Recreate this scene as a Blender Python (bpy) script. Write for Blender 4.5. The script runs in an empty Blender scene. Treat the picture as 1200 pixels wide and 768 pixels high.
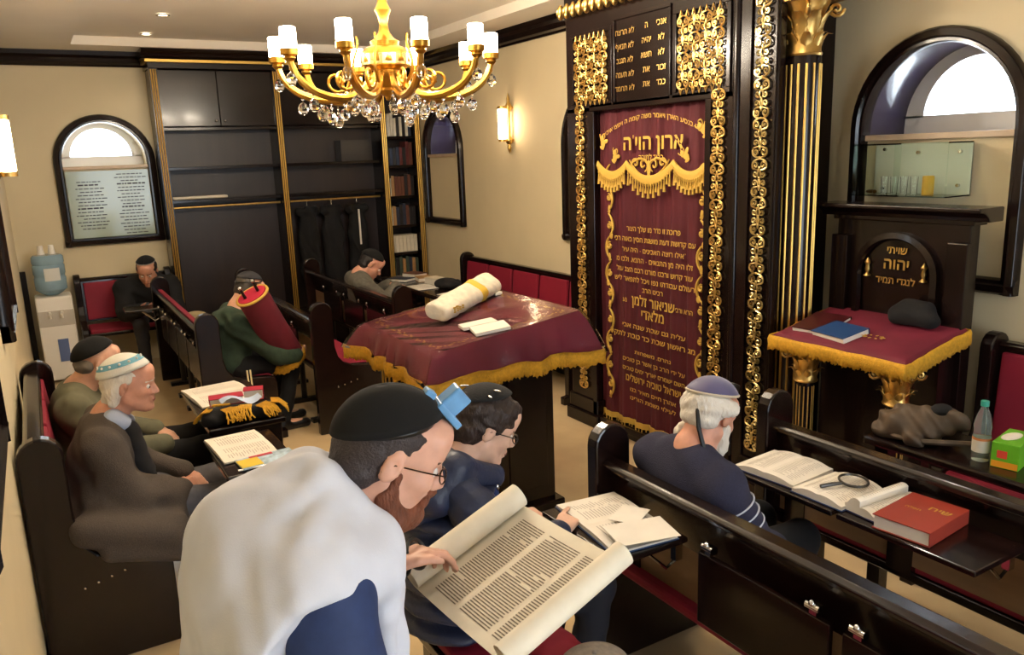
import bpy, bmesh, math, random
import numpy as np
from mathutils import Vector, Matrix
random.seed(7)
PI = math.pi
scene = bpy.context.scene
COL = scene.collection

# ---------------------------------------------------------------- camera
H = 2.0
F_PX, PITCH, ROLL, YAW = 934.6, .21384, .03604, .53092
def cam_axes():
    s, c = math.sin, math.cos
    fwd = Vector((s(YAW)*c(PITCH), c(YAW)*c(PITCH), -s(PITCH)))
    right = Vector((c(YAW), -s(YAW), 0))
    down = fwd.cross(right)
    r2 = right*c(ROLL)+down*s(ROLL)
    d2 = -right*s(ROLL)+down*c(ROLL)
    return r2, d2, fwd
r2, d2, fw = cam_axes()
cd = bpy.data.cameras.new('camera'); cam = bpy.data.objects.new('camera', cd); COL.objects.link(cam)
M = Matrix((( r2.x, -d2.x, -fw.x, 0), (r2.y, -d2.y, -fw.y, 0), (r2.z, -d2.z, -fw.z, H), (0, 0, 0, 1)))
cam.matrix_world = M
cd.sensor_width = 36; cd.lens = F_PX/1200*36; cd.clip_start = .05
scene.camera = cam
# ---------------------------------------------------------------- world, exposure
w = bpy.data.worlds.new('sky'); scene.world = w; w.use_nodes = True
bg = w.node_tree.nodes['Background']; bg.inputs[0].default_value = (.80, .90, 1, 1); bg.inputs[1].default_value = 7.5
vs = scene.view_settings; vs.view_transform = 'Standard'; vs.look = 'None'; vs.gamma = 1; vs.use_curve_mapping = False
vs.exposure = 0.62
def lamp(name, kind, loc, power, color, size=.1, rot=None, **k):
    d = bpy.data.lights.new(name, kind); d.energy = power; d.color = color
    if kind == 'AREA': d.size = size; d.shape = k.get('shape', 'DISK')
    if 'sy' in k: d.shape = 'RECTANGLE'; d.size_y = k['sy']
    if kind == 'SPOT': d.spot_size = k.get('spot', 2.0); d.spot_blend = 1; d.shadow_soft_size = size
    if kind == 'POINT': d.shadow_soft_size = size
    o = bpy.data.objects.new(name, d); COL.objects.link(o); o.location = loc
    if rot: o.rotation_euler = rot
    return o
WARM = (1, .89, .74)

# ---------------------------------------------------------------- materials
def lin(h):
    h = h.lstrip('#'); o = []
    for i in (0, 2, 4):
        c = int(h[i:i+2], 16)/255
        o.append(c/12.92 if c <= .04045 else ((c+.055)/1.055)**2.4)
    return (*o, 1)
MATS = {}
def mat(name, col, rough=.5, metal=0, var=0, vscale=8, stretch=(1,1,1), bump=0, bscale=40, coat=0, sheen=0, emit=0, ecol=None, trans=0, ior=1.45, spec=None, alpha=1, col2=None, sss=0):
    if name in MATS: return MATS[name]
    m = bpy.data.materials.new(name); m.use_nodes = True; MATS[name] = m
    nt = m.node_tree; b = nt.nodes['Principled BSDF']
    c = lin(col) if isinstance(col, str) else col
    b.inputs['Base Color'].default_value = c
    b.inputs['Roughness'].default_value = rough; b.inputs['Metallic'].default_value = metal
    b.inputs['Coat Weight'].default_value = coat; b.inputs['Coat Roughness'].default_value = .08
    b.inputs['Sheen Weight'].default_value = sheen; b.inputs['IOR'].default_value = ior
    b.inputs['Transmission Weight'].default_value = trans; b.inputs['Alpha'].default_value = alpha
    if spec is not None: b.inputs['Specular IOR Level'].default_value = spec
    if sss: b.inputs['Subsurface Weight'].default_value = sss; b.inputs['Subsurface Radius'].default_value = (.01, .004, .002)
    if emit:
        b.inputs['Emission Color'].default_value = lin(ecol or '#ffffff'); b.inputs['Emission Strength'].default_value = emit
    if var or bump:
        tc = nt.nodes.new('ShaderNodeTexCoord'); mp = nt.nodes.new('ShaderNodeMapping')
        mp.inputs['Scale'].default_value = stretch; nt.links.new(tc.outputs['Object'], mp.inputs['Vector'])
    if var:
        n = nt.nodes.new('ShaderNodeTexNoise'); n.inputs['Scale'].default_value = vscale; n.inputs['Detail'].default_value = 5
        nt.links.new(mp.outputs[0], n.inputs['Vector'])
        r = nt.nodes.new('ShaderNodeValToRGB'); c2 = lin(col2) if col2 else tuple(min(1, x*(1+var)) for x in c[:3])+(1,)
        c1 = c if col2 else tuple(x*(1-var) for x in c[:3])+(1,)
        r.color_ramp.elements[0].color = c1; r.color_ramp.elements[1].color = c2
        r.color_ramp.elements[0].position = .35; r.color_ramp.elements[1].position = .68
        nt.links.new(n.outputs['Fac'], r.inputs[0]); nt.links.new(r.outputs[0], b.inputs['Base Color'])
    if bump:
        n2 = nt.nodes.new('ShaderNodeTexNoise'); n2.inputs['Scale'].default_value = bscale; n2.inputs['Detail'].default_value = 4
        nt.links.new(mp.outputs[0], n2.inputs['Vector'])
        bp = nt.nodes.new('ShaderNodeBump'); bp.inputs['Strength'].default_value = bump; bp.inputs['Distance'].default_value = .01
        nt.links.new(n2.outputs['Fac'], bp.inputs['Height']); nt.links.new(bp.outputs[0], b.inputs['Normal'])
    return m
WOOD = mat('dark_lacquered_wood', '#170d0b', .2, var=.35, vscale=5, stretch=(4, 4, .6), coat=.08, spec=.32)
WOODH = mat('dark_wood_bench', '#180d0b', .2, var=.35, vscale=5, stretch=(4, .6, 4), coat=.15, spec=.4)
WOODM = mat('dark_wood_matte', '#1c100d', .4, var=.3, vscale=6)
GOLD = mat('gold_leaf', '#c9a560', .36, 1, var=.12, vscale=30)
GOLDP = mat('gold_paint', '#c29a4e', .38, .85)
GOLDT = mat('gold_thread', '#bb963f', .65, .2, bump=.3, bscale=200)
YELLOW = mat('yellow_fringe', '#c4921f', .75, 0, var=.15, vscale=60, bump=.6, bscale=160)
RED = mat('red_velvet', '#7d1024', .75, var=.12, vscale=6, sheen=0)
PADR = mat('red_upholstery', '#80102a', .7, var=.1, vscale=4, sheen=0)
BURG = mat('burgundy_velvet', '#641026', .75, var=.15, vscale=5, sheen=0)
CURT = mat('curtain_velvet', '#470614', .8, var=.15, vscale=3, sheen=0)
WALL = mat('cream_wall_paint', '#cebf9d', .75, var=.03, vscale=2, bump=.02, bscale=120)
CEIL = mat('ceiling_paint', '#e8dfd0', .8, var=.02, vscale=2)
FLOOR = mat('polished_stone_floor', '#cdb48c', .16, var=.08, vscale=3.5, coat=.2)
CHROME = mat('chrome', '#cccccc', .12, 1)
WHITEP = mat('white_plastic', '#e4ded2', .4)
PVC = mat('white_window_frame', '#e6e6e6', .35)
GLASS = mat('clear_glass', '#ffffff', .02, trans=1, ior=1.02)
CRYS = mat('crystal_glass', '#ffffff', .0, trans=1, ior=1.5)
SHADE = mat('lit_frosted_shade', '#fff3e0', .4, emit=32, ecol='#ffe9cc')
PAPER = mat('book_paper', '#d9d2c6', .7, var=.04, vscale=10)
BLACKF = mat('black_cloth', '#0b0a0c', .9)
BLACKL = mat('black_leather', '#0c0b0c', .35)
INK = mat('print_ink', '#3a352f', .8)

# ---------------------------------------------------------------- mesh helpers
WM = {}
def vadd(a, b): return (a[0]+b[0], a[1]+b[1], a[2]+b[2])
def frame_of(d):
    d = Vector(d).normalized(); a = Vector((0, 0, 1)) if abs(d.z) < .9 else Vector((1, 0, 0))
    u = d.cross(a).normalized(); return u, d.cross(u), d
class MB:
    def __init__(s): s.V = []; s.F = []
    def quads(s, vs, fs):
        n = len(s.V); s.V += [tuple(v) for v in vs]; s.F += [tuple(i+n for i in f) for f in fs]; return s
    def box(s, x0, x1, y0, y1, z0, z1):
        return s.quads([(x0,y0,z0),(x1,y0,z0),(x1,y1,z0),(x0,y1,z0),(x0,y0,z1),(x1,y0,z1),(x1,y1,z1),(x0,y1,z1)],
                [(3,2,1,0),(4,5,6,7),(0,1,5,4),(1,2,6,5),(2,3,7,6),(3,0,4,7)])
    def obox(s, c, size, R):
        R = R.to_3x3(); c = Vector(c); vs = []
        for z in (-.5, .5):
            for x, y in ((-.5,-.5),(.5,-.5),(.5,.5),(-.5,.5)): vs.append(c+R@Vector((x*size[0], y*size[1], z*size[2])))
        return s.quads(vs, [(3,2,1,0),(4,5,6,7),(0,1,5,4),(1,2,6,5),(2,3,7,6),(3,0,4,7)])
    def cyl(s, p0, p1, r0, r1=None, n=12, cap=True):
        r1 = r0 if r1 is None else r1; p0 = Vector(p0); p1 = Vector(p1); u, v, d = frame_of(p1-p0); vs = []
        for p, r in ((p0, r0), (p1, r1)):
            for i in range(n): a = 2*PI*i/n; vs.append(p+(u*math.cos(a)+v*math.sin(a))*r)
        fs = [(i, (i+1)%n, n+(i+1)%n, n+i) for i in range(n)]
        if cap: fs += [tuple(range(n-1, -1, -1)), tuple(range(n, 2*n))]
        return s.quads(vs, fs)
    def lathe(s, prof, o=(0,0,0), n=16, R=None, a0=0, a1=2*PI):
        o = Vector(o); full = abs(a1-a0-2*PI) < 1e-6; m = n if full else n+1; vs = []
        for r, z in prof:
            for i in range(m):
                a = a0+(a1-a0)*i/n; p = Vector((r*math.cos(a), r*math.sin(a), z)); vs.append(o+(R@p if R else p))
        fs = []
        for k in range(len(prof)-1):
            for i in range(n):
                j = (i+1) % m; fs.append((k*m+i, k*m+j, (k+1)*m+j, (k+1)*m+i))
        return s.quads(vs, fs)
    def ell(s, c, r, n=12, m=8, R=None):
        if not hasattr(r, '__len__'): r = (r, r, r)
        c = Vector(c); vs = []
        for k in range(m+1):
            t = PI*k/m
            for i in range(n):
                a = 2*PI*i/n; p = Vector((r[0]*math.sin(t)*math.cos(a), r[1]*math.sin(t)*math.sin(a), -r[2]*math.cos(t))); vs.append(c+(R@p if R else p))
        return s.quads(vs, [(k*n+i, k*n+(i+1)%n, (k+1)*n+(i+1)%n, (k+1)*n+i) for k in range(m) for i in range(n)])
    def tube(s, pts, r, n=6, flat=None):
        pts = [Vector(p) for p in pts]; k = len(pts); rs = r if hasattr(r, '__len__') else [r]*k; vs = []
        u = None
        for i, p in enumerate(pts):
            d = (pts[min(i+1, k-1)]-pts[max(i-1, 0)]).normalized()
            if u is None: u = frame_of(d)[0]
            u = (u-d*u.dot(d)); u = u.normalized() if u.length > 1e-6 else frame_of(d)[0]
            v = d.cross(u)
            for j in range(n): a = 2*PI*j/n; vs.append(p+(u*math.cos(a)+v*math.sin(a))*rs[i])
        fs = [(i*n+j, i*n+(j+1)%n, (i+1)*n+(j+1)%n, (i+1)*n+j) for i in range(k-1) for j in range(n)]
        fs += [tuple(range(n-1, -1, -1)), tuple((k-1)*n+j for j in range(n))]
        return s.quads(vs, fs)
    def prism(s, poly, o, ux, uy, dep):
        o = Vector(o); ux = Vector(ux); uy = Vector(uy); dep = Vector(dep); n = len(poly)
        a = [o+ux*p[0]+uy*p[1] for p in poly]; b = [p+dep for p in a]
        return s.quads(a+b, [tuple(range(n-1, -1, -1)), tuple(range(n, 2*n))]+[(i, (i+1)%n, n+(i+1)%n, n+i) for i in range(n)])
    def grid(s, P, flip=False):
        nu, nv = len(P), len(P[0]); vs = [p for r in P for p in r]
        fs = [(i*nv+j, i*nv+j+1, (i+1)*nv+j+1, (i+1)*nv+j) for i in range(nu-1) for j in range(nv-1)]
        return s.quads(vs, [f[::-1] for f in fs] if flip else fs)
    def slab(s, P, d):
        # closed thick sheet from a grid of points, offset by vector d (or function)
        nu, nv = len(P), len(P[0]); n = nu*nv
        A = [Vector(p) for r in P for p in r]; B = [a+Vector(d) for a in A]
        fs = []
        for i in range(nu-1):
            for j in range(nv-1):
                q = (i*nv+j, i*nv+j+1, (i+1)*nv+j+1, (i+1)*nv+j); fs += [q, tuple(n+k for k in q[::-1])]
        rim = [j for j in range(nv)]+[i*nv+nv-1 for i in range(1, nu)]+[(nu-1)*nv+j for j in range(nv-2, -1, -1)]+[i*nv for i in range(nu-2, 0, -1)]
        for a, b in zip(rim, rim[1:]+rim[:1]): fs.append((a, n+a, n+b, b))
        return s.quads(A+B, fs)
    def build(s, name, m, parent=None, smooth=False, bevel=0, angle=40, local=False):
        return link_mesh(name, s.V, s.F, m, parent, smooth, bevel, angle, local)
def link_mesh(name, V, F, m, parent=None, smooth=False, bevel=0, angle=40, local=False, fix=True):
    me = bpy.data.meshes.new(name)
    off = None
    if parent is not None and not local:
        iv = WM[parent.name].inverted(); V = [iv@Vector(v) for v in V]
    elif parent is None and not local:
        A = np.array([tuple(v) for v in V]); off = Vector(((A[:,0].min()+A[:,0].max())/2, (A[:,1].min()+A[:,1].max())/2, A[:,2].min()))
        V = [Vector(v)-off for v in V]
    me.from_pydata(V, [], F); me.validate()
    if fix:
        bm = bmesh.new(); bm.from_mesh(me); bmesh.ops.recalc_face_normals(bm, faces=bm.faces); bm.to_mesh(me); bm.free()
    me.materials.append(m)
    if smooth:
        me.polygons.foreach_set('use_smooth', [True]*len(me.polygons)); me.set_sharp_from_angle(angle=math.radians(angle))
    o = bpy.data.objects.new(name, me); COL.objects.link(o)
    o.parent = parent
    if off is not None: o.location = off
    WM[o.name] = WM[parent.name].copy() if parent is not None else (Matrix.Translation(off) if off is not None else Matrix())
    if bevel:
        b = o.modifiers.new('bevel', 'BEVEL'); b.width = bevel; b.segments = 2; b.limit_method = 'ANGLE'; b.angle_limit = math.radians(35)
    return o
def tag(o, label=None, cat=None, group=None, kind=None):
    if label: o['label'] = label
    if cat: o['category'] = cat
    if group: o['group'] = group
    if kind: o['kind'] = kind
    return o
def thing(name, label, cat, loc=(0,0,0), group=None, rz=0):
    o = bpy.data.objects.new(name, None); COL.objects.link(o); o.empty_display_size = .1
    o.location = loc; o.rotation_euler = (0, 0, rz); WM[o.name] = Matrix.Translation(loc)@Matrix.Rotation(rz, 4, 'Z')
    return tag(o, label, cat, group)
def struct(o): o['kind'] = 'structure'; return o
def dup(root, loc, rz=0, label=None, group=None, parent=None):
    c = root.copy(); COL.objects.link(c); c.location = loc; c.rotation_euler = (0, 0, rz); c.parent = parent
    if label: c['label'] = label
    if group: c['group'] = group
    for ch in list(root.children):
        a = ch.copy(); COL.objects.link(a); a.parent = c
        for g in ch.children:
            b = g.copy(); COL.objects.link(b); b.parent = a
    return c
from mathutils.geometry import delaunay_2d_cdt
def text(name, s, size, o, ux, uy, m, parent, align='CENTER', rtl=True, maxw=None, warp=None, bold=.018):
    """lettering as flat geometry: baseline centre o, reading direction ux, up uy"""
    c = bpy.data.curves.new(name, 'FONT'); c.body = s[::-1] if rtl else s; c.size = size; c.fill_mode = 'NONE'; c.align_x = align; c.resolution_u = 2
    t = bpy.data.objects.new(name, c); COL.objects.link(t)
    dg = bpy.context.evaluated_depsgraph_get(); me = bpy.data.meshes.new_from_object(t.evaluated_get(dg))
    bpy.data.objects.remove(t); bpy.data.curves.remove(c)
    ux = Vector(ux).normalized(); uy = Vector(uy).normalized(); o = Vector(o)
    if not len(me.vertices): return None
    k = 1; xs = [v.co.x for v in me.vertices]
    if maxw: k = maxw/(max(xs)-min(xs))
    P = [v.co.xy for v in me.vertices]; E = [tuple(e.vertices) for e in me.edges]
    nx = {}; pv = {}; ar = 0
    for a, b in E:
        if abs(a-b) > 1: a, b = max(a, b), min(a, b)
        else: a, b = min(a, b), max(a, b)
        nx[a] = b; pv[b] = a; ar += P[a].x*P[b].y-P[b].x*P[a].y
    sg = 1 if ar > 0 else -1; Q = []
    for i, p in enumerate(P):
        d = P[nx.get(i, i)]-P[pv.get(i, i)]; d = d.normalized() if d.length > 1e-9 else d
        Q.append(p+Vector((d.y, -d.x))*sg*size*bold)
    r = delaunay_2d_cdt(Q, E, [], 1, 1e-6)
    A = np.array([Q[a] for a, b in E]); B = np.array([Q[b] for a, b in E]); VV = np.array([tuple(v) for v in r[0]])
    faces = []
    for f in r[2]:
        cx, cy = VV[list(f)].mean(0); hit = (A[:,1] > cy) != (B[:,1] > cy)
        a_, b_ = A[hit], B[hit]; xx = a_[:,0]+(cy-a_[:,1])/(b_[:,1]-a_[:,1])*(b_[:,0]-a_[:,0])
        if (xx > cx).sum() % 2: faces.append(f)
    bpy.data.meshes.remove(me)
    W = []
    for v in r[0]:
        q = Vector((v.x*k, v.y))
        if warp: q = warp(q)
        W.append(o+ux*q.x+uy*q.y)
    t = link_mesh(name, W, faces, m, parent, fix=False)
    t['kind'] = 'stuff'
    return t
# ================================================================ room shell
XL, XR, YB, YF, ZC = -.2, 4.0, 9.1, -2.6, 3.12
WZ0, WSPR, WR = 1.25, 2.07, .475          # window sill, spring line, half width
WY = (8.17, 5.33, 2.48, -.37)
struct(tag(MB().box(XL-.2, XR+.7, YF-.2, YB+.7, -.1, 0).build('floor', FLOOR)))
cm = MB()                                 # ceiling with a raised tray
tx0, tx1, ty0, ty1 = .5, 3.55, -2.1, 8.6
cm.box(XL-.2, tx0, YF-.2, YB+.7, ZC, ZC+.2); cm.box(tx1, XR+.7, YF-.2, YB+.7, ZC, ZC+.2)
cm.box(tx0, tx1, YF-.2, ty0, ZC, ZC+.2); cm.box(tx0, tx1, ty1, YB+.7, ZC, ZC+.2); cm.box(tx0, tx1, ty0, ty1, ZC+.08, ZC+.2)
struct(cm.build('ceiling', CEIL))
def arch_z(u, c, r, zs): return zs+math.sqrt(max(0, r*r-(u-c)**2))
def wall(name, o, ux, n, L, ops, thick=.5):
    """wall with arched openings: ops = (centre, half width, z0, spring)"""
    b = MB(); o = Vector(o); ux = Vector(ux); back = -Vector(n)*thick
    def col(u0, u1, za, zb, zc, zd):
        b.prism([(u0, za), (u1, zb), (u1, zd), (u0, zc)], o, ux, (0, 0, 1), back)
    u = 0
    for c, r, z0, zs in sorted(ops):
        col(u, c-r, 0, 0, ZC+.1, ZC+.1); col(c-r, c+r, 0, 0, z0, z0); N = 20
        for i in range(N):
            a = c-r*math.cos(PI*i/N); e = c-r*math.cos(PI*(i+1)/N)
            col(a, e, arch_z(a, c, r, zs), arch_z(e, c, r, zs), ZC+.1, ZC+.1)
        u = c+r
    col(u, L, 0, 0, ZC+.1, ZC+.1)
    return struct(b.build(name, WALL))
ri = WR-.055
wall('wall_right', (XR, YF, 0), (0, 1, 0), (-1, 0, 0), YB-YF, [(y-YF, ri, WZ0+.05, WSPR) for y in WY])
WBX, WBR = .69, .405
wall('wall_back', (XL-.2, YB, 0), (1, 0, 0), (0, -1, 0), XR+.5-XL, [(WBX-XL+.2, WBR-.01, WZ0+.05, WSPR)])
LWY = (4.64, 2.17, -.4)
wall('wall_left', (XL, YF, 0), (0, 1, 0), (1, 0, 0), YB-YF, [(y-YF, .43, WZ0+.05, WSPR) for y in LWY])
# front wall behind the camera with one tall glazed door opening
fb = MB(); fb.box(XL-.2, .9, YF-.3, YF, 0, ZC+.1); fb.box(3.1, XR+.5, YF-.3, YF, 0, ZC+.1); fb.box(.9, 3.1, YF-.3, YF, 2.5, ZC+.1)
struct(fb.build('wall_front', WALL))
dr = thing('door_1', None, None, (2, YF-.15, 0)); struct(dr)
for x in (.93, 1.98, 3.03): MB().box(x-.05, x+.05, YF-.2, YF-.12, 0, 2.5).build('door_frame', PVC, dr)
for z in (.05, 2.45): MB().box(.9, 3.1, YF-.2, YF-.12, z-.05, z+.05).build('door_frame', PVC, dr)
REVEAL = mat('lacquered_reveal', '#2b2338', .18, coat=.6)  # dark wood; the purple paints the sky's reflection into its base colour
SILL = mat('sill_stone', '#bba58c', .35, var=.1, vscale=8)
def sweep_arch(r, prof, o, ux, n, z0, zs, closed_bottom=True):
    """moulding around an arched opening; prof = (inward offset from outer edge, height off wall)"""
    o = Vector(o); ux = Vector(ux); n = Vector(n); up = Vector((0, 0, 1))
    path = [((-1, 0), -r, zs-(zs-z0)*k/4) for k in (4, 3, 2, 1)]
    path = [(-r, z0, -1, 0), (-r, (z0+zs)/2, -1, 0)]
    for i in range(25):
        a = PI-PI*i/24; path.append((r*math.cos(a), zs+r*math.sin(a), math.cos(a), math.sin(a)))
    path += [(r, (z0+zs)/2, 1, 0), (r, z0, 1, 0)]
    P = []
    for u, z, nu, nz in path:
        P.append([o+ux*(u-nu*a)+up*(z-nz*a)+n*h for a, h in prof])
    b = MB(); b.grid(P)
    if closed_bottom:
        b.prism([(0, 0)]+[(a, h) for a, h in prof][1:-1]+[(prof[-1][0], 0)], o-ux*r+up*z0, up, n, ux*2*r)
    return b
FPROF = [(0, 0), (0, .035), (.012, .05), (.045, .055), (.055, .04), (.07, .04), (.078, .02), (.078, -.03)]
def window(num, o, ux, n, r, lower=True):
    """arched niche window: o = point on wall plane under window centre at z = 0"""
    o = Vector(o); ux = Vector(ux); n = Vector(n); up = Vector((0, 0, 1))
    t = thing('window_%d' % num, None, None, o+up*WZ0); struct(t)
    sweep_arch(r, FPROF, o, ux, n, WZ0, WSPR).build('frame', WOOD, t, smooth=True)
    q = r-.06; zl = 2.02; D = .42
    # reveal: tunnel behind the frame above the ledge
    P = []
    for i in range(25):
        a = PI-PI*i/24; u, z = q*math.cos(a), WSPR+q*math.sin(a); P.append([o+ux*u+up*z-n*d for d in (0, D)])
    P = [[o-ux*q+up*zl-n*d for d in (0, D)]]+P+[[o+ux*q+up*zl-n*d for d in (0, D)]]
    MB().grid(P).build('reveal', REVEAL, t, smooth=True)
    b = MB(); c = o-n*(D/2-.015)+up*(zl-.015); b.prism([(-q, -.02), (q, -.02), (q, .012), (-q, .012)], o+up*zl+n*.012, ux, up, -n*(D+.012)); b.build('ledge', SILL, t, bevel=.004)
    b = MB(); b.prism([(-q-.03, WZ0+.04), (q+.03, WZ0+.04), (q+.03, zl-.02), (-q-.03, zl-.02)], o-n*.012, ux, up, -n*.03); b.build('panel', WALL, t)
    # white lunette frame and pane at the back of the tunnel
    fr = MB(); N = 24; A = []; zb = zl+.012
    for rr in (q, q-.11):
        A.append([(rr*math.cos(PI-PI*i/N), max(rr*math.sin(PI-PI*i/N), 0)) for i in range(N+1)])
    base = WSPR+.05
    for dep0, dep1 in ((D-.06, D),):
        G = [[o+ux*u+up*(base+v)-n*dep0 for u, v in A[0]], [o+ux*u+up*(base+v)-n*dep0 for u, v in A[1]], [o+ux*u+up*(base+v)-n*dep1 for u, v in A[1]]]
        fr.grid(G)
    fr.prism([(-q, zb), (q, zb), (q, base+.01), (-q, base+.01)], o-n*(D-.06), ux, up, -n*.05)
    fr.build('lunette_frame', PVC, t, smooth=True, angle=30)
    pn = MB(); R = q-.11; pts = [(R*math.cos(PI*i/N), R*math.sin(PI*i/N)+base) for i in range(N+1)]
    pn.prism(pts, o-n*(D-.02), ux, up, -n*.006); pn.build('pane', GLASS, t)
    return t
window(1, (WBX, YB, 0), (1, 0, 0), (0, -1, 0), WBR+.055)
for i, y in enumerate(WY): window(2+i, (XR, y, 0), (0, -1, 0), (-1, 0, 0), WR)
for i, y in enumerate(LWY): window(6+i, (XL, y, 0), (0, 1, 0), (1, 0, 0), WR)
# memorial plaque of glass print in the back window
PW = .39
pl = thing('memorial_plaque', 'pale green printed glass plaque with lines of text inside the arched window', 'plaque', (WBX, YB-.02, 1.3))
MB().box(WBX-.375, WBX+.375, YB-.012, YB-.004, 1.32, 1.985).build('plate', mat('pale_green_glass', '#8f9878', .16, coat=.3), pl)
rr = random.Random(3)
for s_ in (-1, 1):
    z = 1.94
    for k in range(19 if s_ > 0 else 17):
        wd = .27*rr.uniform(.55, 1); cx = WBX+s_*.19
        if s_ < 0 and k < 2: z -= .033; continue
        h = .008 if k in (3, 10) else .005
        b = MB(); x = cx-wd/2
        while x < cx+wd/2:
            ww = rr.uniform(.015, .05); b.box(x, x+ww, YB-.0135, YB-.0125, z, z+h*1.8); x += ww+.008
        tag(b.build('printed_line', INK, pl), kind='stuff'); z -= .033
# crown mouldings
CP = [(0, 0), (.02, 0), (.028, .02), (.05, .035), (.062, .075), (.09, .1), (.1, .14), (0, .14)]
struct(MB().prism(CP, (XL, YB, ZC-.14), (0, -1, 0), (0, 0, 1), (1.4, 0, 0)).build('trim_1', WOOD))
struct(MB().prism(CP, (XR, YF, ZC-.14), (-1, 0, 0), (0, 0, 1), (0, YB-YF, 0)).build('trim_2', WOOD))
struct(MB().prism(CP, (XL, YF, ZC-.14), (1, 0, 0), (0, 0, 1), (0, YB-YF, 0)).build('trim_3', WOOD))
struct(MB().box(XL, XL+.05, YB-.05, YB, 0, 1.05).build('trim_4', WOOD))
struct(MB().box(XR-.015, XR, 5.0, YB-.4, 0, .1).build('baseboard_right', WOOD))
struct(MB().box(XL, XL+.015, YF, YB, 0, .1).build('baseboard_left', WOOD))
# recessed downlights in the tray: first two real, the rest added unseen for light
DLG = 'recessed ceiling downlights'
for i, (x, y) in enumerate([(1.11, 7.24), (1.11, 8.3), (2.9, 5.0), (.9, 2.6), (2.9, 2.6), (2.0, .9), (.6, .4), (3.0, -.6)]):
    d = thing('downlight', 'small recessed spotlight in the ceiling, '+('nearer the chandelier', 'nearest the bookcase', 'added unseen above the bench beyond the ark', 'added unseen above the wall bench side', 'added unseen above the old man', 'added unseen above the pews', 'added unseen above the standing reader', 'added unseen in the near right corner')[i], 'light', (x, y, ZC+.068), DLG)
    MB().lathe([(.055, .006), (.055, 0), (.035, 0), (.035, .012)], (x, y, ZC+.068), 16).build('rim', CHROME, d, smooth=True)
    MB().cyl((x, y, ZC+.071), (x, y, ZC+.078), .036, n=16).build('lens', mat('spot_lens', '#ffffff', .4, emit=6, ecol='#ffe6c0'), d)
    lamp('downlight_beam', 'SPOT', (x, y, ZC+.06), 20, WARM, .05, spot=2.6)
dp = lamp('door_daylight_portal', 'AREA', (2, YF-.05, 1.3), 1, (1, 1, 1), 2.1, rot=(PI/2, 0, PI), sy=2.4)
dp.data.cycles.is_portal = True
for i, y in enumerate(WY):
    q = lamp('window_daylight_portal', 'AREA', (XR+.34, y, 2.28), 1, (1, 1, 1), .75, rot=(0, PI/2, 0), sy=.45); q.data.cycles.is_portal = True
    q.data.size, q.data.size_y = .45, .75
for i, y in enumerate(LWY):
    q = lamp('window_daylight_portal', 'AREA', (XL-.34, y, 2.28), 1, (1, 1, 1), .45, rot=(0, -PI/2, 0), sy=.75); q.data.cycles.is_portal = True
q = lamp('window_daylight_portal', 'AREA', (WBX, YB+.34, 2.28), 1, (1, 1, 1), .75, rot=(-PI/2, 0, 0), sy=.45); q.data.cycles.is_portal = True

# ================================================================ bookcase on the back wall
BY = 8.75
bc = thing('bookcase', 'tall dark wooden bookcase with gold fluted pilasters filling the back wall', 'bookcase', (2.58, 8.9, 0))
MB().box(1.16, 3.99, YB-.03, YB-.005, 0, 2.98).build('back_panel', mat('bookcase_back', '#241815', .4, var=.2, vscale=3, stretch=(4, 1, .6)), bc)
for x in (1.175, 2.36, 3.53, 3.965): MB().box(x-.02, x+.02, BY+.005, YB-.03, 0, 2.95).build('upright', WOOD, bc)
MB().box(1.14, 3.99, BY-.02, YB-.005, 2.94, 3.0).build('top_board', WOOD, bc, bevel=.006)
MB().box(1.12, 3.995, BY-.045, YB-.005, 3.0, 3.025).build('gold_line', GOLDP, bc)
MB().prism(CP, (1.09, BY, ZC-.09), (0, -1, 0), (0, 0, .64), (2.9, 0, 0)).box(1.09, 3.99, BY, YB, 3.03, ZC-.001).build('cornice', WOOD, bc)
for x in (1.185, 2.365, 3.53, 3.945):
    p = MB().box(x-.036, x+.036, BY-.025, BY+.005, .1, 2.94).build('pilaster', WOOD, bc)
    for k in (-1, 0, 1): MB().cyl((x+k*.021, BY-.027, .12), (x+k*.021, BY-.027, 2.93), .0075, n=8).build('gold_flute', GOLDP, p, smooth=True)
MB().box(1.16, 3.98, BY, BY+.3, 0, .1).build('plinth', WOOD, bc)
SHEL = {0: (1.22, 2.33, (2.38, 1.99, 1.66, .36)), 1: (2.40, 3.49, (2.38, 1.99, 1.66, .36)), 2: (3.57, 3.91, (2.25, 1.92, 1.57, 1.23, .91, .60, .28))}
for k, (x0, x1, zz) in SHEL.items():
    for z in zz: MB().box(x0, x1, BY+.03, YB-.03, z-.03, z).build('shelf', WOOD, bc, bevel=.003)
for k in (0, 1):
    x0, x1, zz = SHEL[k]; xm = (x0+x1)/2
    for a, b_ in ((x0, xm-.003), (xm+.003, x1)):
        d = MB().box(a, b_, BY+.01, BY+.03, 2.39, 2.93).build('door', WOOD, bc, bevel=.003)
        kx = b_-.04 if b_ < xm else a+.04
        MB().ell((kx, BY, 2.44), .014).build('knob', CHROME, d, smooth=True)
    MB().cyl((x0, BY+.12, 1.58), (x1, BY+.12, 1.58), .012, n=10).build('hanging_rail', GOLD, bc, smooth=True)
    d = MB().box(x0, x1, BY+.012, BY+.03, .12, .36).build('drawer', WOOD, bc, bevel=.004)
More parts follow.
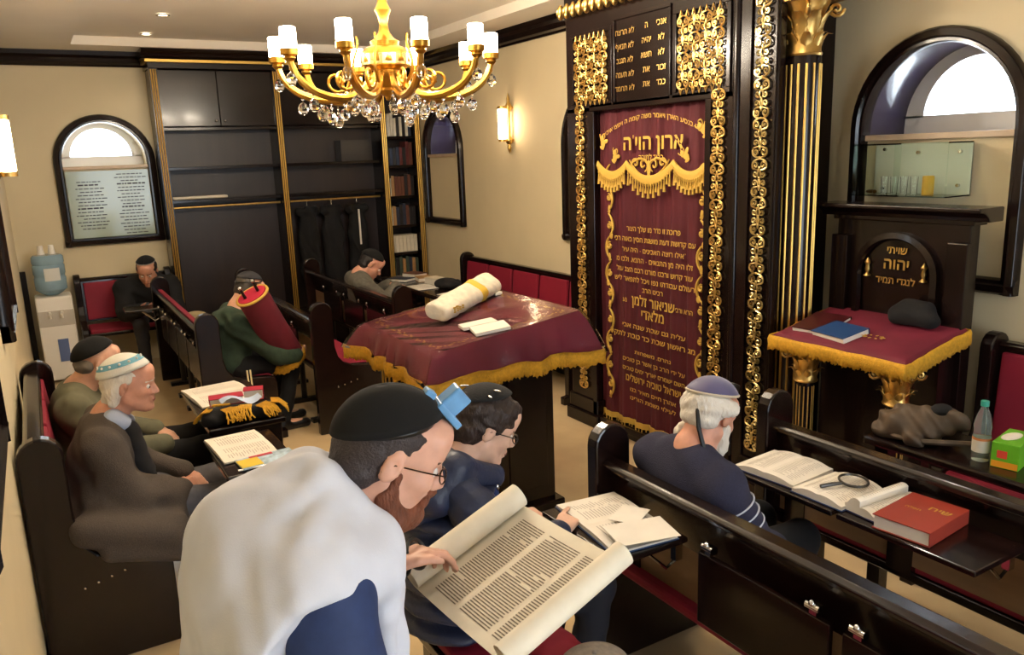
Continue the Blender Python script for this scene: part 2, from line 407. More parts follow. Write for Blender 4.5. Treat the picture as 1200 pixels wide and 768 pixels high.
# books in the narrow bay
BCOL = {'white': '#cfc6b2', 'brown': '#5d3322', 'dark blue': '#222b3f', 'black': '#1a1718', 'dark red': '#5a1f1c', 'tan': '#9a7448', 'green': '#39463a'}
BM = {k: mat('book_'+k.replace(' ', '_'), v, .5, var=.1) for k, v in BCOL.items()}
rows = [(2.25, ['white']*4+['black', 'white', 'black', 'white', 'dark blue']), (1.92, ['black', 'dark blue', 'black', 'dark blue', 'dark red', 'black', 'dark red', 'brown']),
        (1.57, ['white', 'tan', 'brown', 'brown', 'brown', 'black', 'brown', 'black']), (1.23, ['white', 'tan', 'dark blue', 'black', 'dark blue', 'brown', 'black', 'black']),
        (.91, ['white', 'white', 'white', 'white', 'white', 'white', 'white']), (.60, ['green', 'black', 'green', 'tan', 'green', 'dark blue', 'tan', 'green'])]
rn = ['top', 'second', 'third', 'fourth', 'fifth', 'lowest']
SY0 = BY+.06
for ri_, (z, cols) in enumerate(rows):
    x = 3.575; step = .33/len(cols)
    for ci, c in enumerate(cols):
        wd = step*.93; h = rr.uniform(.2, .27) if ri_ != 4 else .2
        b = MB().box(x, x+wd, SY0, SY0+.17, z+.001, z+h)
        o = b.build('book', BM[c], bevel=.003)
        tag(o, '%s-spined book, %s from the left on the %s shelf of the narrow bookcase bay' % (c.replace(' ', '-'), ('first', 'second', 'third', 'fourth', 'fifth', 'sixth', 'seventh', 'eighth', 'ninth')[ci], rn[ri_]), 'book', '%s shelf books, %s' % (rn[ri_], c))
        if ri_ == 4:
            pass
        x += step
# white folded papers lying on the upper shelf of the wide bay
tag(MB().box(1.24, 1.78, BY+.08, BY+.24, 1.662, 1.69).build('folded_cloth', mat('pale_cloth', '#cfc4b0', .8), bevel=.01), 'flat pale folded cloth lying on a shelf of the left bookcase bay', 'cloth')
tag(MB().box(3.05, 3.4, BY+.08, BY+.28, 1.992, 2.22).build('storage_box', mat('dark_box', '#17161b', .3)), 'dark box on the upper shelf of the middle bookcase bay', 'box')
# ================================================================ pews and benches
def rot_xy(poly, ax, ay, sx): return poly
def end_profile(d=.5, post=.16, h=1.0, low=0):
    r = post/2; pts = [(-.06, 0), (-.06, h-r)]
    for i in range(1, 9): a = PI-PI*i/9; pts.append((-.06+r+r*math.cos(a), h-r+r*math.sin(a)))
    pts += [(-.06+post, h-r), (-.06+post, .66), (.12, .58-low), (.16, .53-low), (.22, .505-low), (d-.1, .49-low), (d-.055, .475-low), (d-.045, .44-low), (d-.045, .07), (d, .065), (d, 0)]
    return pts
VENEER = mat('tan_veneer', '#7d6145', .3, var=.12, vscale=4, stretch=(4, .6, 4))
STUD = mat('steel_stud', '#d8d2c4', .25, 1)
def pew(name, label, xb, y0, y1, flaps=(), opens=(), d=.5, group=None, pads=0, wallbench=False, seat_pad=True, ends=(1, 1), padback=.06, studs=False, h=1.0, topred=False, desk_z=.75, feet=0, stile=()):
    """a pew along +y facing +x; xb = rear face of the backrest"""
    t = thing(name, label, 'bench' if wallbench else 'pew', (xb+.2, (y0+y1)/2, 0), group)
    pr = end_profile(d, h=h, low=.05 if studs and wallbench else 0)
    for k, (y, f) in enumerate(((y0, 1), (y1-.06, 1))):
        if not ends[k]: continue
        e = MB().prism(pr, (xb, y, 0), (1, 0, 0), (0, 0, 1), (0, .06, 0)).build('end_panel', WOODH, t, bevel=.008)
        if studs and k == 0:
            for i in range(4): MB().ell((xb+.1+i*.05, y-.002, .35+.012*i), .006, 8, 6).build('stud', STUD, e, smooth=True)
    a, b = y0+.06, y1-.06
    zb0 = .5 if wallbench else .66
    bt = h if wallbench else h-.09
    MB().prism([(.035, zb0), (.06, zb0), (.02, bt-.06), (-.01, bt-.06)], (xb, a, 0), (1, 0, 0), (0, 0, 1), (0, b-a, 0)).build('backrest', WOODH, t)
    MB().prism([(-.03, bt-.075), (.035, bt-.075), (.042, bt-.055), (.03, bt-.042), (-.022, bt-.042), (-.037, bt-.055)], (xb, a, 0), (1, 0, 0), (0, 0, 1), (0, b-a, 0)).build('top_rail', WOODH, t, bevel=.005)
    if not wallbench: MB().box(xb+.036, xb+.05, a, b, .47, .665).build('lower_panel', VENEER, t)
    MB().box(xb+.05, xb+d-.06, a, b, .395, .43).build('seat', WOODH, t, bevel=.006)
    if seat_pad: MB().box(xb+padback, xb+d-.05, a+.01, b-.01, .43, .472).build('seat_cushion', PADR, t, bevel=.015)
    if topred: MB().box(xb-.004, xb+.035, a, b, bt-.042, bt-.03).build('top_cushion', PADR, t, bevel=.006)
    if pads:
        L = (b-a)/pads
        for i in range(pads):
            p0, p1 = a+L*i+.02, a+L*(i+1)-.02
            MB().prism([(.055, .52), (.085, .52), (.05, h-.09), (.02, h-.09)], (xb, p0, 0), (1, 0, 0), (0, 0, 1), (0, p1-p0, 0)).build('back_pad', PADR, t, bevel=.01)
    for y in stile: MB().prism([(.03, .43), (.058, .43), (.058, .69), (.03, .69)], (xb, y-.05, 0), (1, 0, 0), (0, 0, 1), (0, .1, 0)).build('stile', WOODH, t)
    for i in range(feet):
        y = a+(b-a)*(i+.5)/feet; MB().box(xb-.02, xb+.3, y-.035, y+.035, 0, .03).cyl((xb+.1, y, .02), (xb+.1, y, .4), .025, n=10).build('foot', BLACKL, t)
    for (f0, f1) in flaps:
        f = MB().box(xb-.045, xb-.025, f0, f1, desk_z-.27, desk_z-.02).build('desk_flap', WOODH, t, bevel=.004)
        for y in (f0+.05, f1-.05):
            MB().box(xb-.052, xb-.02, y-.012, y+.012, desk_z-.012, desk_z+.012).cyl((xb-.05, y-.022, desk_z+.012), (xb-.05, y+.022, desk_z+.012), .011, n=10).ell((xb-.055, y, desk_z+.024), .011, 8, 6).build('hinge', CHROME, f, smooth=True)
    for (f0, f1) in opens:
        f = MB().box(xb-.32, xb-.03, f0, f1, desk_z-.02, desk_z).build('desk_flap', WOODH, t, bevel=.005)
        for y in (f0+.05, f1-.05):
            MB().box(xb-.05, xb-.02, y-.012, y+.012, desk_z-.1, desk_z-.02).cyl((xb-.045, y-.022, desk_z-.03), (xb-.045, y+.022, desk_z-.03), .011, n=10).build('hinge', CHROME, f, smooth=True)
            MB().tube([(xb-.04, y, desk_z-.1), (xb-.08, y, desk_z-.12), (xb-.18, y, desk_z-.025)], .006).build('bracket', CHROME, f, smooth=True)
    return t
XA, XB2, XC = .90, 1.73, 2.55
# bench along the left wall (two lengths, red back pads)
pew('padded_bench', 'dark wooden bench along the left wall with four studs on its end', XL+.07, 3.42, 4.95, d=.48, pads=3, wallbench=True, studs=True, h=1.0)
# right-hand group
lb = thing('low_bench', 'low dark bench with red cushion under the young man in the puffer jacket', 'bench', (1.1, 1.6, 0))
MB().box(.92, 1.32, .9, 2.42, .40, .44).build('seat', WOODH, lb, bevel=.006); MB().box(.93, 1.31, .91, 2.41, .44, .475).build('seat_cushion', PADR, lb, bevel=.012)
for y in (1.0, 2.3): MB().box(.96, 1.28, y-.03, y+.03, 0, .4).build('leg', WOODH, lb)
pew('pew', 'dark wooden pew behind the old man in the navy sweater', XB2, -.6, 2.32, flaps=((1.24, 1.74), (.7, 1.2), (.15, .65)), opens=((1.80, 2.24),), stile=(2.17, 1.42, .95), padback=-.012)
pew('pew', 'dark wooden pew carrying the row of open books and the red book', XC, -.6, 2.24, flaps=((.66, 1.08), (.1, .58)), opens=((1.66, 2.14), (1.16, 1.64)), stile=(2.1, 1.62, 1.1), d=.4)
# back-left group
pew('pew', 'dark pew with red top pad behind the man in the green jacket', XA, 5.72, 8.1, flaps=((5.85, 6.3), (6.35, 6.8), (6.85, 7.3), (7.35, 7.72)), opens=((7.78, 8.03),), topred=True, feet=5)
pew('pew', 'dark pew in front of the man hugging the scroll, red seat showing', XB2-.06, 5.6, 8.1, flaps=((6.1, 6.6), (6.7, 7.2)), studs=True, feet=4)
pew('pew', 'dark pew under the man in the grey jacket by the bookcase', 2.44, 5.9, 8.4, flaps=((6.1, 6.6), (6.7, 7.2), (7.3, 7.8)), feet=4)
# bench against the right wall beyond the ark, and another past the reading stand
def turned_bench(name, label, xw, y0, y1, pads, h=1.0):
    t = pew(name, label, -.0, 0, y1-y0, d=.48, pads=pads, wallbench=True, h=h)
    # built facing +x from the origin: turn it to face -x against the right wall
    t.location = (xw-.26, (y0+y1)/2, 0); t.rotation_euler = (0, 0, PI)
    return t
turned_bench('padded_bench', 'dark bench against the right wall with five red back pads', XR, 5.1, 7.6, 5)
turned_bench('padded_bench', 'dark bench by the right wall beside the reading stand, red pads', XR, -.6, 2.08, 4, h=1.08)
# bench at the back wall (faces the camera)
bt = pew('padded_bench', 'red padded bench at the back wall under the arched window', 0, 0, .90, d=.48, pads=1, wallbench=True, h=.98)
bt.location = (.695, YB-.26, 0); bt.rotation_euler = (0, 0, -PI/2)
# narrow tables in front of the right wall benches
def table(label, x0, x1, y0, y1, z):
    t = thing('narrow_table', label, 'table', ((x0+x1)/2, (y0+y1)/2, 0))
    MB().box(x0, x1, y0, y1, z-.04, z).build('table_top', WOODH, t, bevel=.012)
    for x in (x0+.05, x1-.05):
        for y in (y0+.08, y1-.08): MB().box(x-.03, x+.03, y-.03, y+.03, 0, z-.04).build('leg', WOODH, t)
    return t
table('dark narrow table by the reading stand holding bag, bottle and tissues', 2.95, 3.30, -.6, 2.06, .76)
table('dark narrow table cluttered with papers in front of the bookcase', 2.98, 3.42, 5.95, 7.9, .78)

# ---------------------------------------------------------------- water cooler
wx, wy = .05, 8.80
wc = thing('water_cooler', 'white water cooler with a blue bottle in the back corner', 'water cooler', (wx, wy, 0))
MB().box(wx-.155, wx+.155, wy-.15, wy+.16, .02, .83).build('body', WHITEP, wc, bevel=.015)
MB().box(wx-.15, wx+.15, wy-.156, wy-.148, .55, .7).build('tap_recess', mat('cooler_grey', '#b8b0a2', .4), wc, bevel=.004)
for k in (-.05, .05): MB().cyl((wx+k, wy-.15, .68), (wx+k, wy-.2, .67), .014).cyl((wx+k, wy-.19, .67), (wx+k, wy-.19, .63), .01).build('tap', WHITEP, wc, smooth=True)
MB().box(wx-.02, wx+.07, wy-.158, wy-.148, .2, .42).build('front_panel', mat('cooler_blue', '#5a6a92', .4), wc)
bt_ = mat('blue_bottle_plastic', '#9fbccb', .12, trans=.4, ior=1.2, var=.1)
bo = MB().lathe([(0, .835), (.06, .835), (.1, .86), (.135, .89), (.138, 1.0), (.131, 1.01), (.131, 1.03), (.138, 1.04), (.138, 1.12), (.131, 1.13), (.138, 1.15), (.136, 1.2), (.12, 1.22), (0, 1.222)], (wx, wy, 0), 24).build('bottle', bt_, wc, smooth=True)
MB().lathe([(.139, .98), (.139, 1.1)], (wx, wy, 0), 10, a0=-1.9, a1=-.9).build('bottle_label', mat('bottle_label', '#cfcfc8', .6), bo)
for k, lb in ((-.045, 'left'), (.045, 'right')):
    tag(MB().lathe([(.0, 1.31), (.022, 1.31), (.033, 1.225), (.031, 1.225), (.02, 1.305)], (wx+k, wy, 0), 14).build('paper_cup', WHITEP, smooth=True), 'upturned white paper cup on the water cooler, %s of the pair' % lb, 'cup', 'upturned cups on the water cooler')

# ---------------------------------------------------------------- sconces
def sconce(label, o, n):
    """o: wall point at centre; n: wall normal"""
    o = Vector(o); n = Vector(n); t = thing('wall_sconce', label, 'lamp', o)
    c = o+n*.045
    prof = [(0, -.27), (.012, -.25), (.02, -.22), (.012, -.19), (.03, -.17), (.034, -.14), (.016, -.11), (.013, 0), (.016, .11), (.034, .14), (.03, .17), (.014, .2), (.016, .23), (.006, .26), (0, .29)]
    MB().lathe(prof, c, 14).build('spindle', GOLD, t, smooth=True)
    for z in (-.15, .15): MB().cyl(o+Vector((0, 0, z)), c+Vector((0, 0, z)), .014).build('wall_arm', GOLD, t, smooth=True)
    s = c+n*.07
    MB().lathe([(0, -.14), (.038, -.135), (.04, -.13), (.04, .13), (.038, .135), (0, .14)], s, 20).build('glass_shade', mat('sconce_glass', '#fff3e0', .4, emit=14, ecol='#ffe2ba'), t, smooth=True)
    for z in (-.15, .15): MB().cyl(c+Vector((0, 0, z)), s+Vector((0, 0, z)), .012).lathe([(.0, z-.012), (.042, z-.012), (.042, z+.012), (0, z+.012)], s, 16).build('cap', GOLD, t, smooth=True)
    return t
sconce('brass wall sconce with lit tube shade on the right wall beside the ark', (XR, 6.66, 2.28), (-1, 0, 0))
sconce('bright wall sconce on the left wall at the edge of the frame', (XL, 5.2, 2.14), (1, 0, 0))

# ---------------------------------------------------------------- central reading table (bimah)
bx0, bx1, by0, by1 = 1.60, 2.48, 3.50, 4.46
def btop(x): return 1.045+.105*(x-bx0)/(bx1-bx0)
bm_ = thing('reading_table', 'large dark reading table with sloping top and gold fluted corner columns', 'table', (2.04, 3.98, 0))
MB().prism([(1.72, .05), (2.36, .05), (2.36, .99), (1.72, .92)], (0, by0+.09, 0), (1, 0, 0), (0, 0, 1), (0, by1-by0-.18, 0)).build('cabinet', WOOD, bm_, bevel=.006)
MB().box(1.68, 2.40, by0+.05, by1-.05, 0, .06).build('plinth', WOOD, bm_, bevel=.008)
MB().prism([(bx0+.02, btop(bx0)-.03), (bx1-.02, btop(bx1)-.03), (bx1-.02, btop(bx1)-.005), (bx0+.02, btop(bx0)-.005)], (0, by0+.02, 0), (1, 0, 0), (0, 0, 1), (0, by1-by0-.04, 0)).build('table_top', WOOD, bm_)
for y in (by0+.13, by1-.13):
    c = MB().cyl((1.69, y, .06), (1.69, y, .95), .045, n=20).build('column', WOOD, bm_, smooth=True)
    for k in range(12):
        a = 2*PI*k/12; p = (1.69+.046*math.cos(a), y+.046*math.sin(a)); MB().cyl((*p, .1), (*p, .92), .006, n=6).build('gold_flute', GOLDP, c, smooth=True)
for x0_, x1_ in ((1.77, 2.02), (2.06, 2.31)): MB().box(x0_, x1_, by0+.082, by0+.092, .15, .82).build('panel', WOOD, bm_, bevel=.008)
# velvet cloth under clear plastic, with a long fringe
def drape(x0, x1, y0, y1, ztop, drop, flare, nx=26, ny=26, wav=.012, corner=.035, off=0):
    """closed-form table cloth: returns grid rows of points around and over the table"""
    rings = []
    def perim(n):
        out = []
        for i in range(n): out.append((x0+(x1-x0)*i/n, y0, 0, -1))
        for i in range(n): out.append((x1, y0+(y1-y0)*i/n, 1, 0))
        for i in range(n): out.append((x1-(x1-x0)*i/n, y1, 0, 1))
        for i in range(n): out.append((x0, y1-(y1-y0)*i/n, -1, 0))
        return out
    return perim
def cloth(name, m, x0, x1, y0, y1, ztop, drop, flare, parent=None, off=0, z0off=0, n=24, wav=.014, cf=1.5):
    P = []
    per = []
    for i in range(n): per.append((x0+(x1-x0)*i/n, y0, 0, -1, i/n))
    for i in range(n): per.append((x1, y0+(y1-y0)*i/n, 1, 0, i/n))
    for i in range(n): per.append((x1-(x1-x0)*i/n, y1, 0, 1, i/n))
    for i in range(n): per.append((x0, y1-(y1-y0)*i/n, -1, 0, i/n))
    N = len(per); b = MB(); rows = []
    for k in range(6):
        row = []; s = k/5
        for j, (x, y, nx_, ny_, q) in enumerate(per):
            # near a corner, blend the outward direction to the diagonal
            e = min(q, 1-q)*n; w_ = max(0, 1-e/3.0)
            if w_ > 0:
                if q < .5: pn = per[(j-int(round(q*n))-1) % N]
                else: pn = per[(j+n-int(round(q*n))) % N]
                dx, dy = nx_+pn[2]*w_, ny_+pn[3]*w_
            else: dx, dy = nx_, ny_
            fl = flare*(1+(cf-1)*w_)
            wv = wav*s*math.sin(j*1.3+math.sin(j*.37)*2)
            zz = ztop(x)-(drop(x) if callable(drop) else drop)*(s**1.1)*(1+.06*math.sin(j*.9))
            row.append(Vector((x+dx*(fl*s**.8+wv+off), y+dy*(fl*s**.8+wv+off), zz+off-z0off)))
        rows.append(row)
    V = [p for r in rows for p in r]
    F = [(k*N+j, (k+1)*N+j, (k+1)*N+(j+1) % N, k*N+(j+1) % N) for k in range(5) for j in range(N)]
    cz = [Vector((x0+(x1-x0)*.5, y0+(y1-y0)*.5, ztop((x0+x1)/2)+off-z0off))]
    # top as a fan of quads strip rows along x
    F.append(tuple(range(N)))
    o = link_mesh(name, V, F, m, parent, smooth=True, angle=50)
    md = o.modifiers.new('thick', 'SOLIDIFY'); md.thickness = .003; md.offset = 1
    return o, rows[-1]
def fringe(name, m, edge, h, parent, per=7, lean=.15):
    """band and short hanging threads along a closed edge loop"""
    b = MB(); N = len(edge); rows = [[], [], [], []]
    for j, p in enumerate(edge):
        p = Vector(p); q = Vector(edge[(j+1) % N]); c = (Vector(edge[j-1])-q); nrm = Vector((-c.y, c.x, 0)).normalized()
        for i in range(per):
            a = p.lerp(q, i/per); wv = .0035*(1 if (j*per+i) % 2 else -1)
            rows[0].append(a+Vector((0, 0, .018))+nrm*.004); rows[1].append(a+nrm*.012); rows[2].append(a+Vector((0, 0, -h*.5))+nrm*(.012+wv)); rows[3].append(a+Vector((0, 0, -h*(1+.1*math.sin((j*per+i)*1.7)+.08*math.sin((j*per+i)*.6))))+nrm*(.008-wv))
    L = len(rows[0]); V = [p for r in rows for p in r]
    F = [(k*L+j, (k+1)*L+j, (k+1)*L+(j+1) % L, k*L+(j+1) % L) for k in range(3) for j in range(L)]
    o = link_mesh(name, V, F, m, parent, smooth=True, angle=80); md = o.modifiers.new('thick', 'SOLIDIFY'); md.thickness = .006; md.offset = 0
    return tag(o, kind='stuff')
bcl = thing('table_cloth', 'burgundy velvet cloth with yellow fringe under clear plastic on the reading table', 'tablecloth', (2.04, 3.98, 1.0))
o_, edge = cloth('velvet', BURG, bx0, bx1, by0, by1, btop, lambda x: .14+.08*(x-bx0)/(bx1-bx0), .05, bcl, cf=1.7)
fringe('fringe', YELLOW, edge, .062, bcl)
for k, (a, b_) in enumerate((((bx0+.05, by0+.06), (bx1-.05, by0+.075)), ((bx0+.05, by1-.075), (bx1-.05, by1-.06)), ((bx0+.05, by0+.06), (bx0+.065, by1-.06)), ((bx1-.065, by0+.06), (bx1-.05, by1-.06)))):
    P = [[Vector((x, y, btop(x)+.0042)) for y in (a[1], b_[1])] for x in (a[0], b_[0])]
    b = MB(); n_ = 40
    for i in range(n_):          # embroidered border of small leaves
        if abs(b_[0]-a[0]) > .1: x = a[0]+(b_[0]-a[0])*(i+.5)/n_; y = (a[1]+b_[1])/2+.012*math.sin(i*1.6)
        else: y = a[1]+(b_[1]-a[1])*(i+.5)/n_; x = (a[0]+b_[0])/2+.012*math.sin(i*1.6)
        b.ell((x, y, btop(x)+.0042), (.011, .006, .0012), 8, 4, Matrix.Rotation(i*.8, 3, 'Z'))
    tag(b.build('embroidery', GOLDT, bcl, smooth=True), kind='stuff')
PLAST = mat('clear_plastic_sheet', '#ffffff', .08, trans=1, ior=1.12, bump=.25, bscale=14)
cloth('plastic_cover', PLAST, bx0-.003, bx1+.003, by0-.003, by1+.003, btop, lambda x: .145+.08*(x-bx0)/(bx1-bx0), .055, bcl, off=.006, cf=1.7)
# clear plastic: thin single sheet
# left drop of the cloth carries embroidered letters
for k, s in enumerate(('לזכר נשמת', 'ספר תורה זה')):
    text('inscription', s, .05, (bx0-.012-.02*k, 4.0, .995-.055*k), (0, -1, 0), (.35, 0, 1), GOLDT, bcl)

# two small reading stands before the wall bench
def stand(label, x0, x1, y0, y1, z, body):
    t = thing('reading_stand', label, 'desk', ((x0+x1)/2, (y0+y1)/2, 0))
    MB().box(x0, x1, y0, y1, z-.03, z).build('top', WOODH, t, bevel=.006)
    MB().box(x0+.2, x1-.02, y0+.05, y1-.05, 0, z-.03).build('box_body', body, t, bevel=.008)
    MB().prism([(x0+.04, 0), (x1-.03, 0), (x1-.015, z-.03), (x0+.02, z-.03)], (0, y0+.03, 0), (1, 0, 0), (0, 0, 1), (0, .06, 0)).build('front_board', body, t, bevel=.006)
    MB().box(x0+.05, x1-.05, y0+.024, y0+.031, .1, z-.1).build('panel', body, t, bevel=.004)
    return t
stand('small reading stand with blue-grey box body holding an open book and magazine', .53, .83, 3.24, 3.76, .75, mat('blue_grey_box', '#6f7fa6', .45))
stand('small dark reading stand piled with books nearer the green-jacketed man', .58, .95, 3.9, 4.74, .75, WOODH)
# ================================================================ ark
def spiral(cx, cy, r0, r1, a0, turns, n=16):
    return [(cx+(r0+(r1-r0)*i/n)*math.cos(a0+2*PI*turns*i/n), cy+(r0+(r1-r0)*i/n)*math.sin(a0+2*PI*turns*i/n)) for i in range(n+1)]
def bez(p0, p1, p2, p3, n=10):
    return [tuple((1-t)**3*p0[k]+3*(1-t)**2*t*p1[k]+3*(1-t)*t*t*p2[k]+t**3*p3[k] for k in (0, 1)) for t in [i/n for i in range(n+1)]]
def cell_strokes(c, kind):
    """one square cell of acanthus scrolls, mirrored about the middle"""
    a = c/2; S = []
    if kind % 2 == 0:
        half = [spiral(.52*a, .30*c, .04*a, .40*a, -PI/2, 1.35), spiral(.55*a, .74*c, .04*a, .36*a, PI/2, 1.3), bez((0, 0), (.5*a, .02*c), (1.05*a, .1*c), (.98*a, .4*c)), bez((.98*a, .4*c), (.9*a, .55*c), (.2*a, .5*c), (.02*a, .62*c)), bez((0, .5*c), (.2*a, .7*c), (.15*a, .85*c), (0, 1.0*c))]
    else:
        half = [spiral(.5*a, .68*c, .04*a, .42*a, PI/2, -1.35), spiral(.5*a, .22*c, .04*a, .36*a, -PI/2, -1.3), bez((0, 1.0*c), (.6*a, .98*c), (1.0*a, .85*c), (.97*a, .6*c)), bez((.97*a, .6*c), (.95*a, .45*c), (.25*a, .48*c), (.02*a, .36*c)), bez((0, 0), (.3*a, .14*c), (.25*a, .3*c), (0, .46*c))]
    for q in half: S.append(q); S.append([(-x, y) for x, y in q])
    return S
def lattice(nx, ny, c):
    S, E = [], []
    for i in range(nx):
        for j in range(ny):
            ox, oy = (i-(nx-1)/2)*c, j*c
            for q in cell_strokes(c*1.02, i+j): S.append([(x+ox, y+oy) for x, y in q])
            E += [(ox, oy+.5*c, .09*c, .16*c), (ox, oy+.02*c, .1*c, .07*c)]
    return S, E
def filigree(strokes, r, extra=()):
    """tubes in the local plane: x' -> -y, y' -> z, facing -x"""
    b = MB()
    for s in strokes:
        k = len(s); b.tube([(0, -x, y) for x, y in s], [r*(.55+.6*math.sin(PI*min(1, (i+.6)/k))) for i in range(k)], 5)
    for x, y, rx, ry in extra: b.ell((-.001, -x, y), (.004, rx, ry), 8, 6)
    return b
AX = 3.36
ark = thing('torah_ark', 'tall dark wooden ark with gold filigree strips and gold lettered tablets', 'ark', (3.68, 3.9, 0))
MB().box(3.46, 3.985, 3.10, 4.84, 0, 2.98).build('carcass', WOOD, ark)
def prt(name, m, y0, y1, z0, z1, x0=AX, x1=3.47, bev=.008, par=None): return MB().box(x0, x1, y0, y1, z0, z1).build(name, m, par or ark, bevel=bev)
prt('pilaster', WOOD, 4.53, 4.84, .2, 2.30); prt('pilaster', WOOD, 3.25, 3.45, .2, 2.30)
prt('base_block', WOOD, 4.51, 4.86, .10, .21, AX-.012); prt('base_block', WOOD, 4.49, 4.88, 0, .10, AX-.03)
prt('base_block', WOOD, 3.22, 3.47, .10, .21, AX-.012); prt('base_block', WOOD, 2.94, 3.49, 0, .10, AX-.03, 3.42)
prt('lintel', WOOD, 3.25, 4.84, 2.26, 2.90, AX)
prt('sill', WOOD, 3.45, 4.53, 0, .1, AX+.03)
# raised frame mouldings round panels
def ring(y0, y1, z0, z1, wd, x, name='panel_frame', m=WOOD):
    b = MB()
    b.box(x-.012, x+.01, y0, y1, z0, z0+wd); b.box(x-.012, x+.01, y0, y1, z1-wd, z1); b.box(x-.012, x+.01, y0, y0+wd, z0+wd, z1-wd); b.box(x-.012, x+.01, y1-wd, y1, z0+wd, z1-wd)
    return b.build(name, m, ark, bevel=.003)
ring(3.41, 4.56, .06, 2.31, .045, AX, 'curtain_frame')
ring(4.31, 4.77, 2.29, 2.79, .03, AX); ring(3.27, 3.73, 2.29, 2.79, .03, AX); ring(3.75, 4.30, 2.29, 2.83, .02, AX, 'tablet_frame')
MB().cyl((AX+.01, 3.235, .2), (AX+.01, 3.235, 2.92), .022, n=16).build('corner_bead', WOOD, ark, smooth=True)
prt('outer_pilaster', WOOD, 2.95, 3.215, .1, 2.92, AX+.005, 3.42)
ring(2.955, 3.14, .22, 2.83, .015, AX+.004)
# cornice with a row of gold leaves
MB().prism([(0, 0), (-.04, 0), (-.05, .03), (-.07, .12), (-.11, .15), (-.12, .2), (0, .2)], (3.5, 2.9, 2.9), (1, 0, 0), (0, 0, 1), (0, 1.98, 0)).box(3.38, 3.985, 2.9, 4.88, 2.9, 3.1).build('cornice', WOOD, ark)
lf = MB().lathe([(0, 0), (.02, .01), (.032, .045), (.026, .08), (.012, .1), (0, .105)], (0, 0, 0), 10).ell((-.014, .012, .05), (.02, .018, .035), 8, 6).ell((-.014, -.014, .03), (.02, .015, .025), 8, 6)
leaf0 = lf.build('gold_leaf', GOLD, ark, smooth=True, local=True)
iv = Vector((3.68, 3.9, 0))
for k in range(26):
    o = leaf0 if k == 0 else leaf0.copy()
    if k: COL.objects.link(o); o.parent = ark
    o.location = Vector((AX-.03, 4.85-k*.075, 2.895))-iv; o.rotation_euler = (.35, -.25, 0); o.scale = (.85, .85, 1)
# filigree strips and panels
S, E = lattice(1, 4, .101)
unit = filigree(S, .0052, E)
def place(par, base, locs, sc=(1, 1, 1)):
    for k, p in enumerate(locs):
        o = base if k == 0 else base.copy()
        if k: COL.objects.link(o); o.parent = par
        o.location = Vector(p)-iv; o.scale = sc
st0 = unit.build('filigree_strip', GOLD, ark, smooth=True, local=True)
place(ark, st0, [(AX-.014, 4.67, 2.315-(k+1)*.407) for k in range(5)]+[(AX-.014, 3.35, 2.315-(k+1)*.407) for k in range(5)])
SILV = mat('pale_gold_leaf', '#c9b37a', .28, 1, var=.1, vscale=30)
st1 = link_mesh('filigree_strip', unit.V, unit.F, SILV, ark, smooth=True, local=True)
place(ark, st1, [(AX-.010, 3.045, 2.76-(k+1)*.412) for k in range(6)])
pw, ph = .36, .405; S, E = lattice(4, 4, .0925); S = [[(x, y*1.09) for x, y in q] for q in S]
ed = []
for k in range(7):
    x = -pw/2+pw*(k+.5)/7; S.append([(x-.012, ph-.005), (x, ph+.028), (x+.012, ph-.005)]); S.append([(x-.012, .005), (x, -.028), (x+.012, .005)])
pan = filigree(S, .0048, [(x, y*1.09, a_, b_) for x, y, a_, b_ in E]).build('filigree_panel', GOLD, ark, smooth=True, local=True)
place(ark, pan, [(AX-.014, 4.54, 2.335), (AX-.014, 3.50, 2.335)])
UY = (0, -1, 0); UZ = (0, 0, 1)
for k, (a, b) in enumerate((('אנכי', 'ה'), ('לא', 'יהיה'), ('לא', 'תשא'), ('זכור', 'את'), ('כבד', 'את'))):
    z = 2.725-.086*k
    text('inscription', a, .052, (AX-.006, 3.835, z), UY, UZ, GOLD, ark); text('inscription', b, .052, (AX-.006, 3.97, z), UY, UZ, GOLD, ark)
for k, a in enumerate(('לא תרצח', 'לא תנאף', 'לא תגנב', 'לא תענה', 'לא תחמד')):
    text('inscription', a, .05, (AX-.006, 4.18, 2.715-.086*k), UY, UZ, GOLD, ark)
# curtain
cu = thing('ark_curtain', 'burgundy velvet ark curtain embroidered with gold lettering, swags and scrolls', 'curtain', (AX+.03, 3.98, .1))
CX = AX+.05
def cux(y): return CX+.012*math.sin(y*38)+.006*math.sin(y*91+1)
P = [[Vector((cux(y)+.004*math.sin(z*3+y*7), y, z)) for z in np.linspace(.13, 2.28, 14)] for y in np.linspace(3.445, 4.525, 90)]
MB().slab(P, (.006, 0, 0)).build('velvet', CURT, cu, smooth=True)
TX = CX-.021
arc = lambda q: Vector((q.x, q.y+.075-(q.x/.48)**2*.11))
text('inscription', 'ויהי בנסע הארן ויאמר משה קומה ה ויפצו איביך', .042, (TX, 3.985, 2.12), UY, UZ, GOLDT, cu, maxw=.95, warp=arc)
text('inscription', "ארון הוי'ה", .135, (TX, 3.96, 2.0), UY, UZ, GOLDT, cu, maxw=.56, bold=.025)
text('inscription', 'כבוד לתורה', .05, (TX, 3.97, 1.935), UY, UZ, GOLDT, cu)
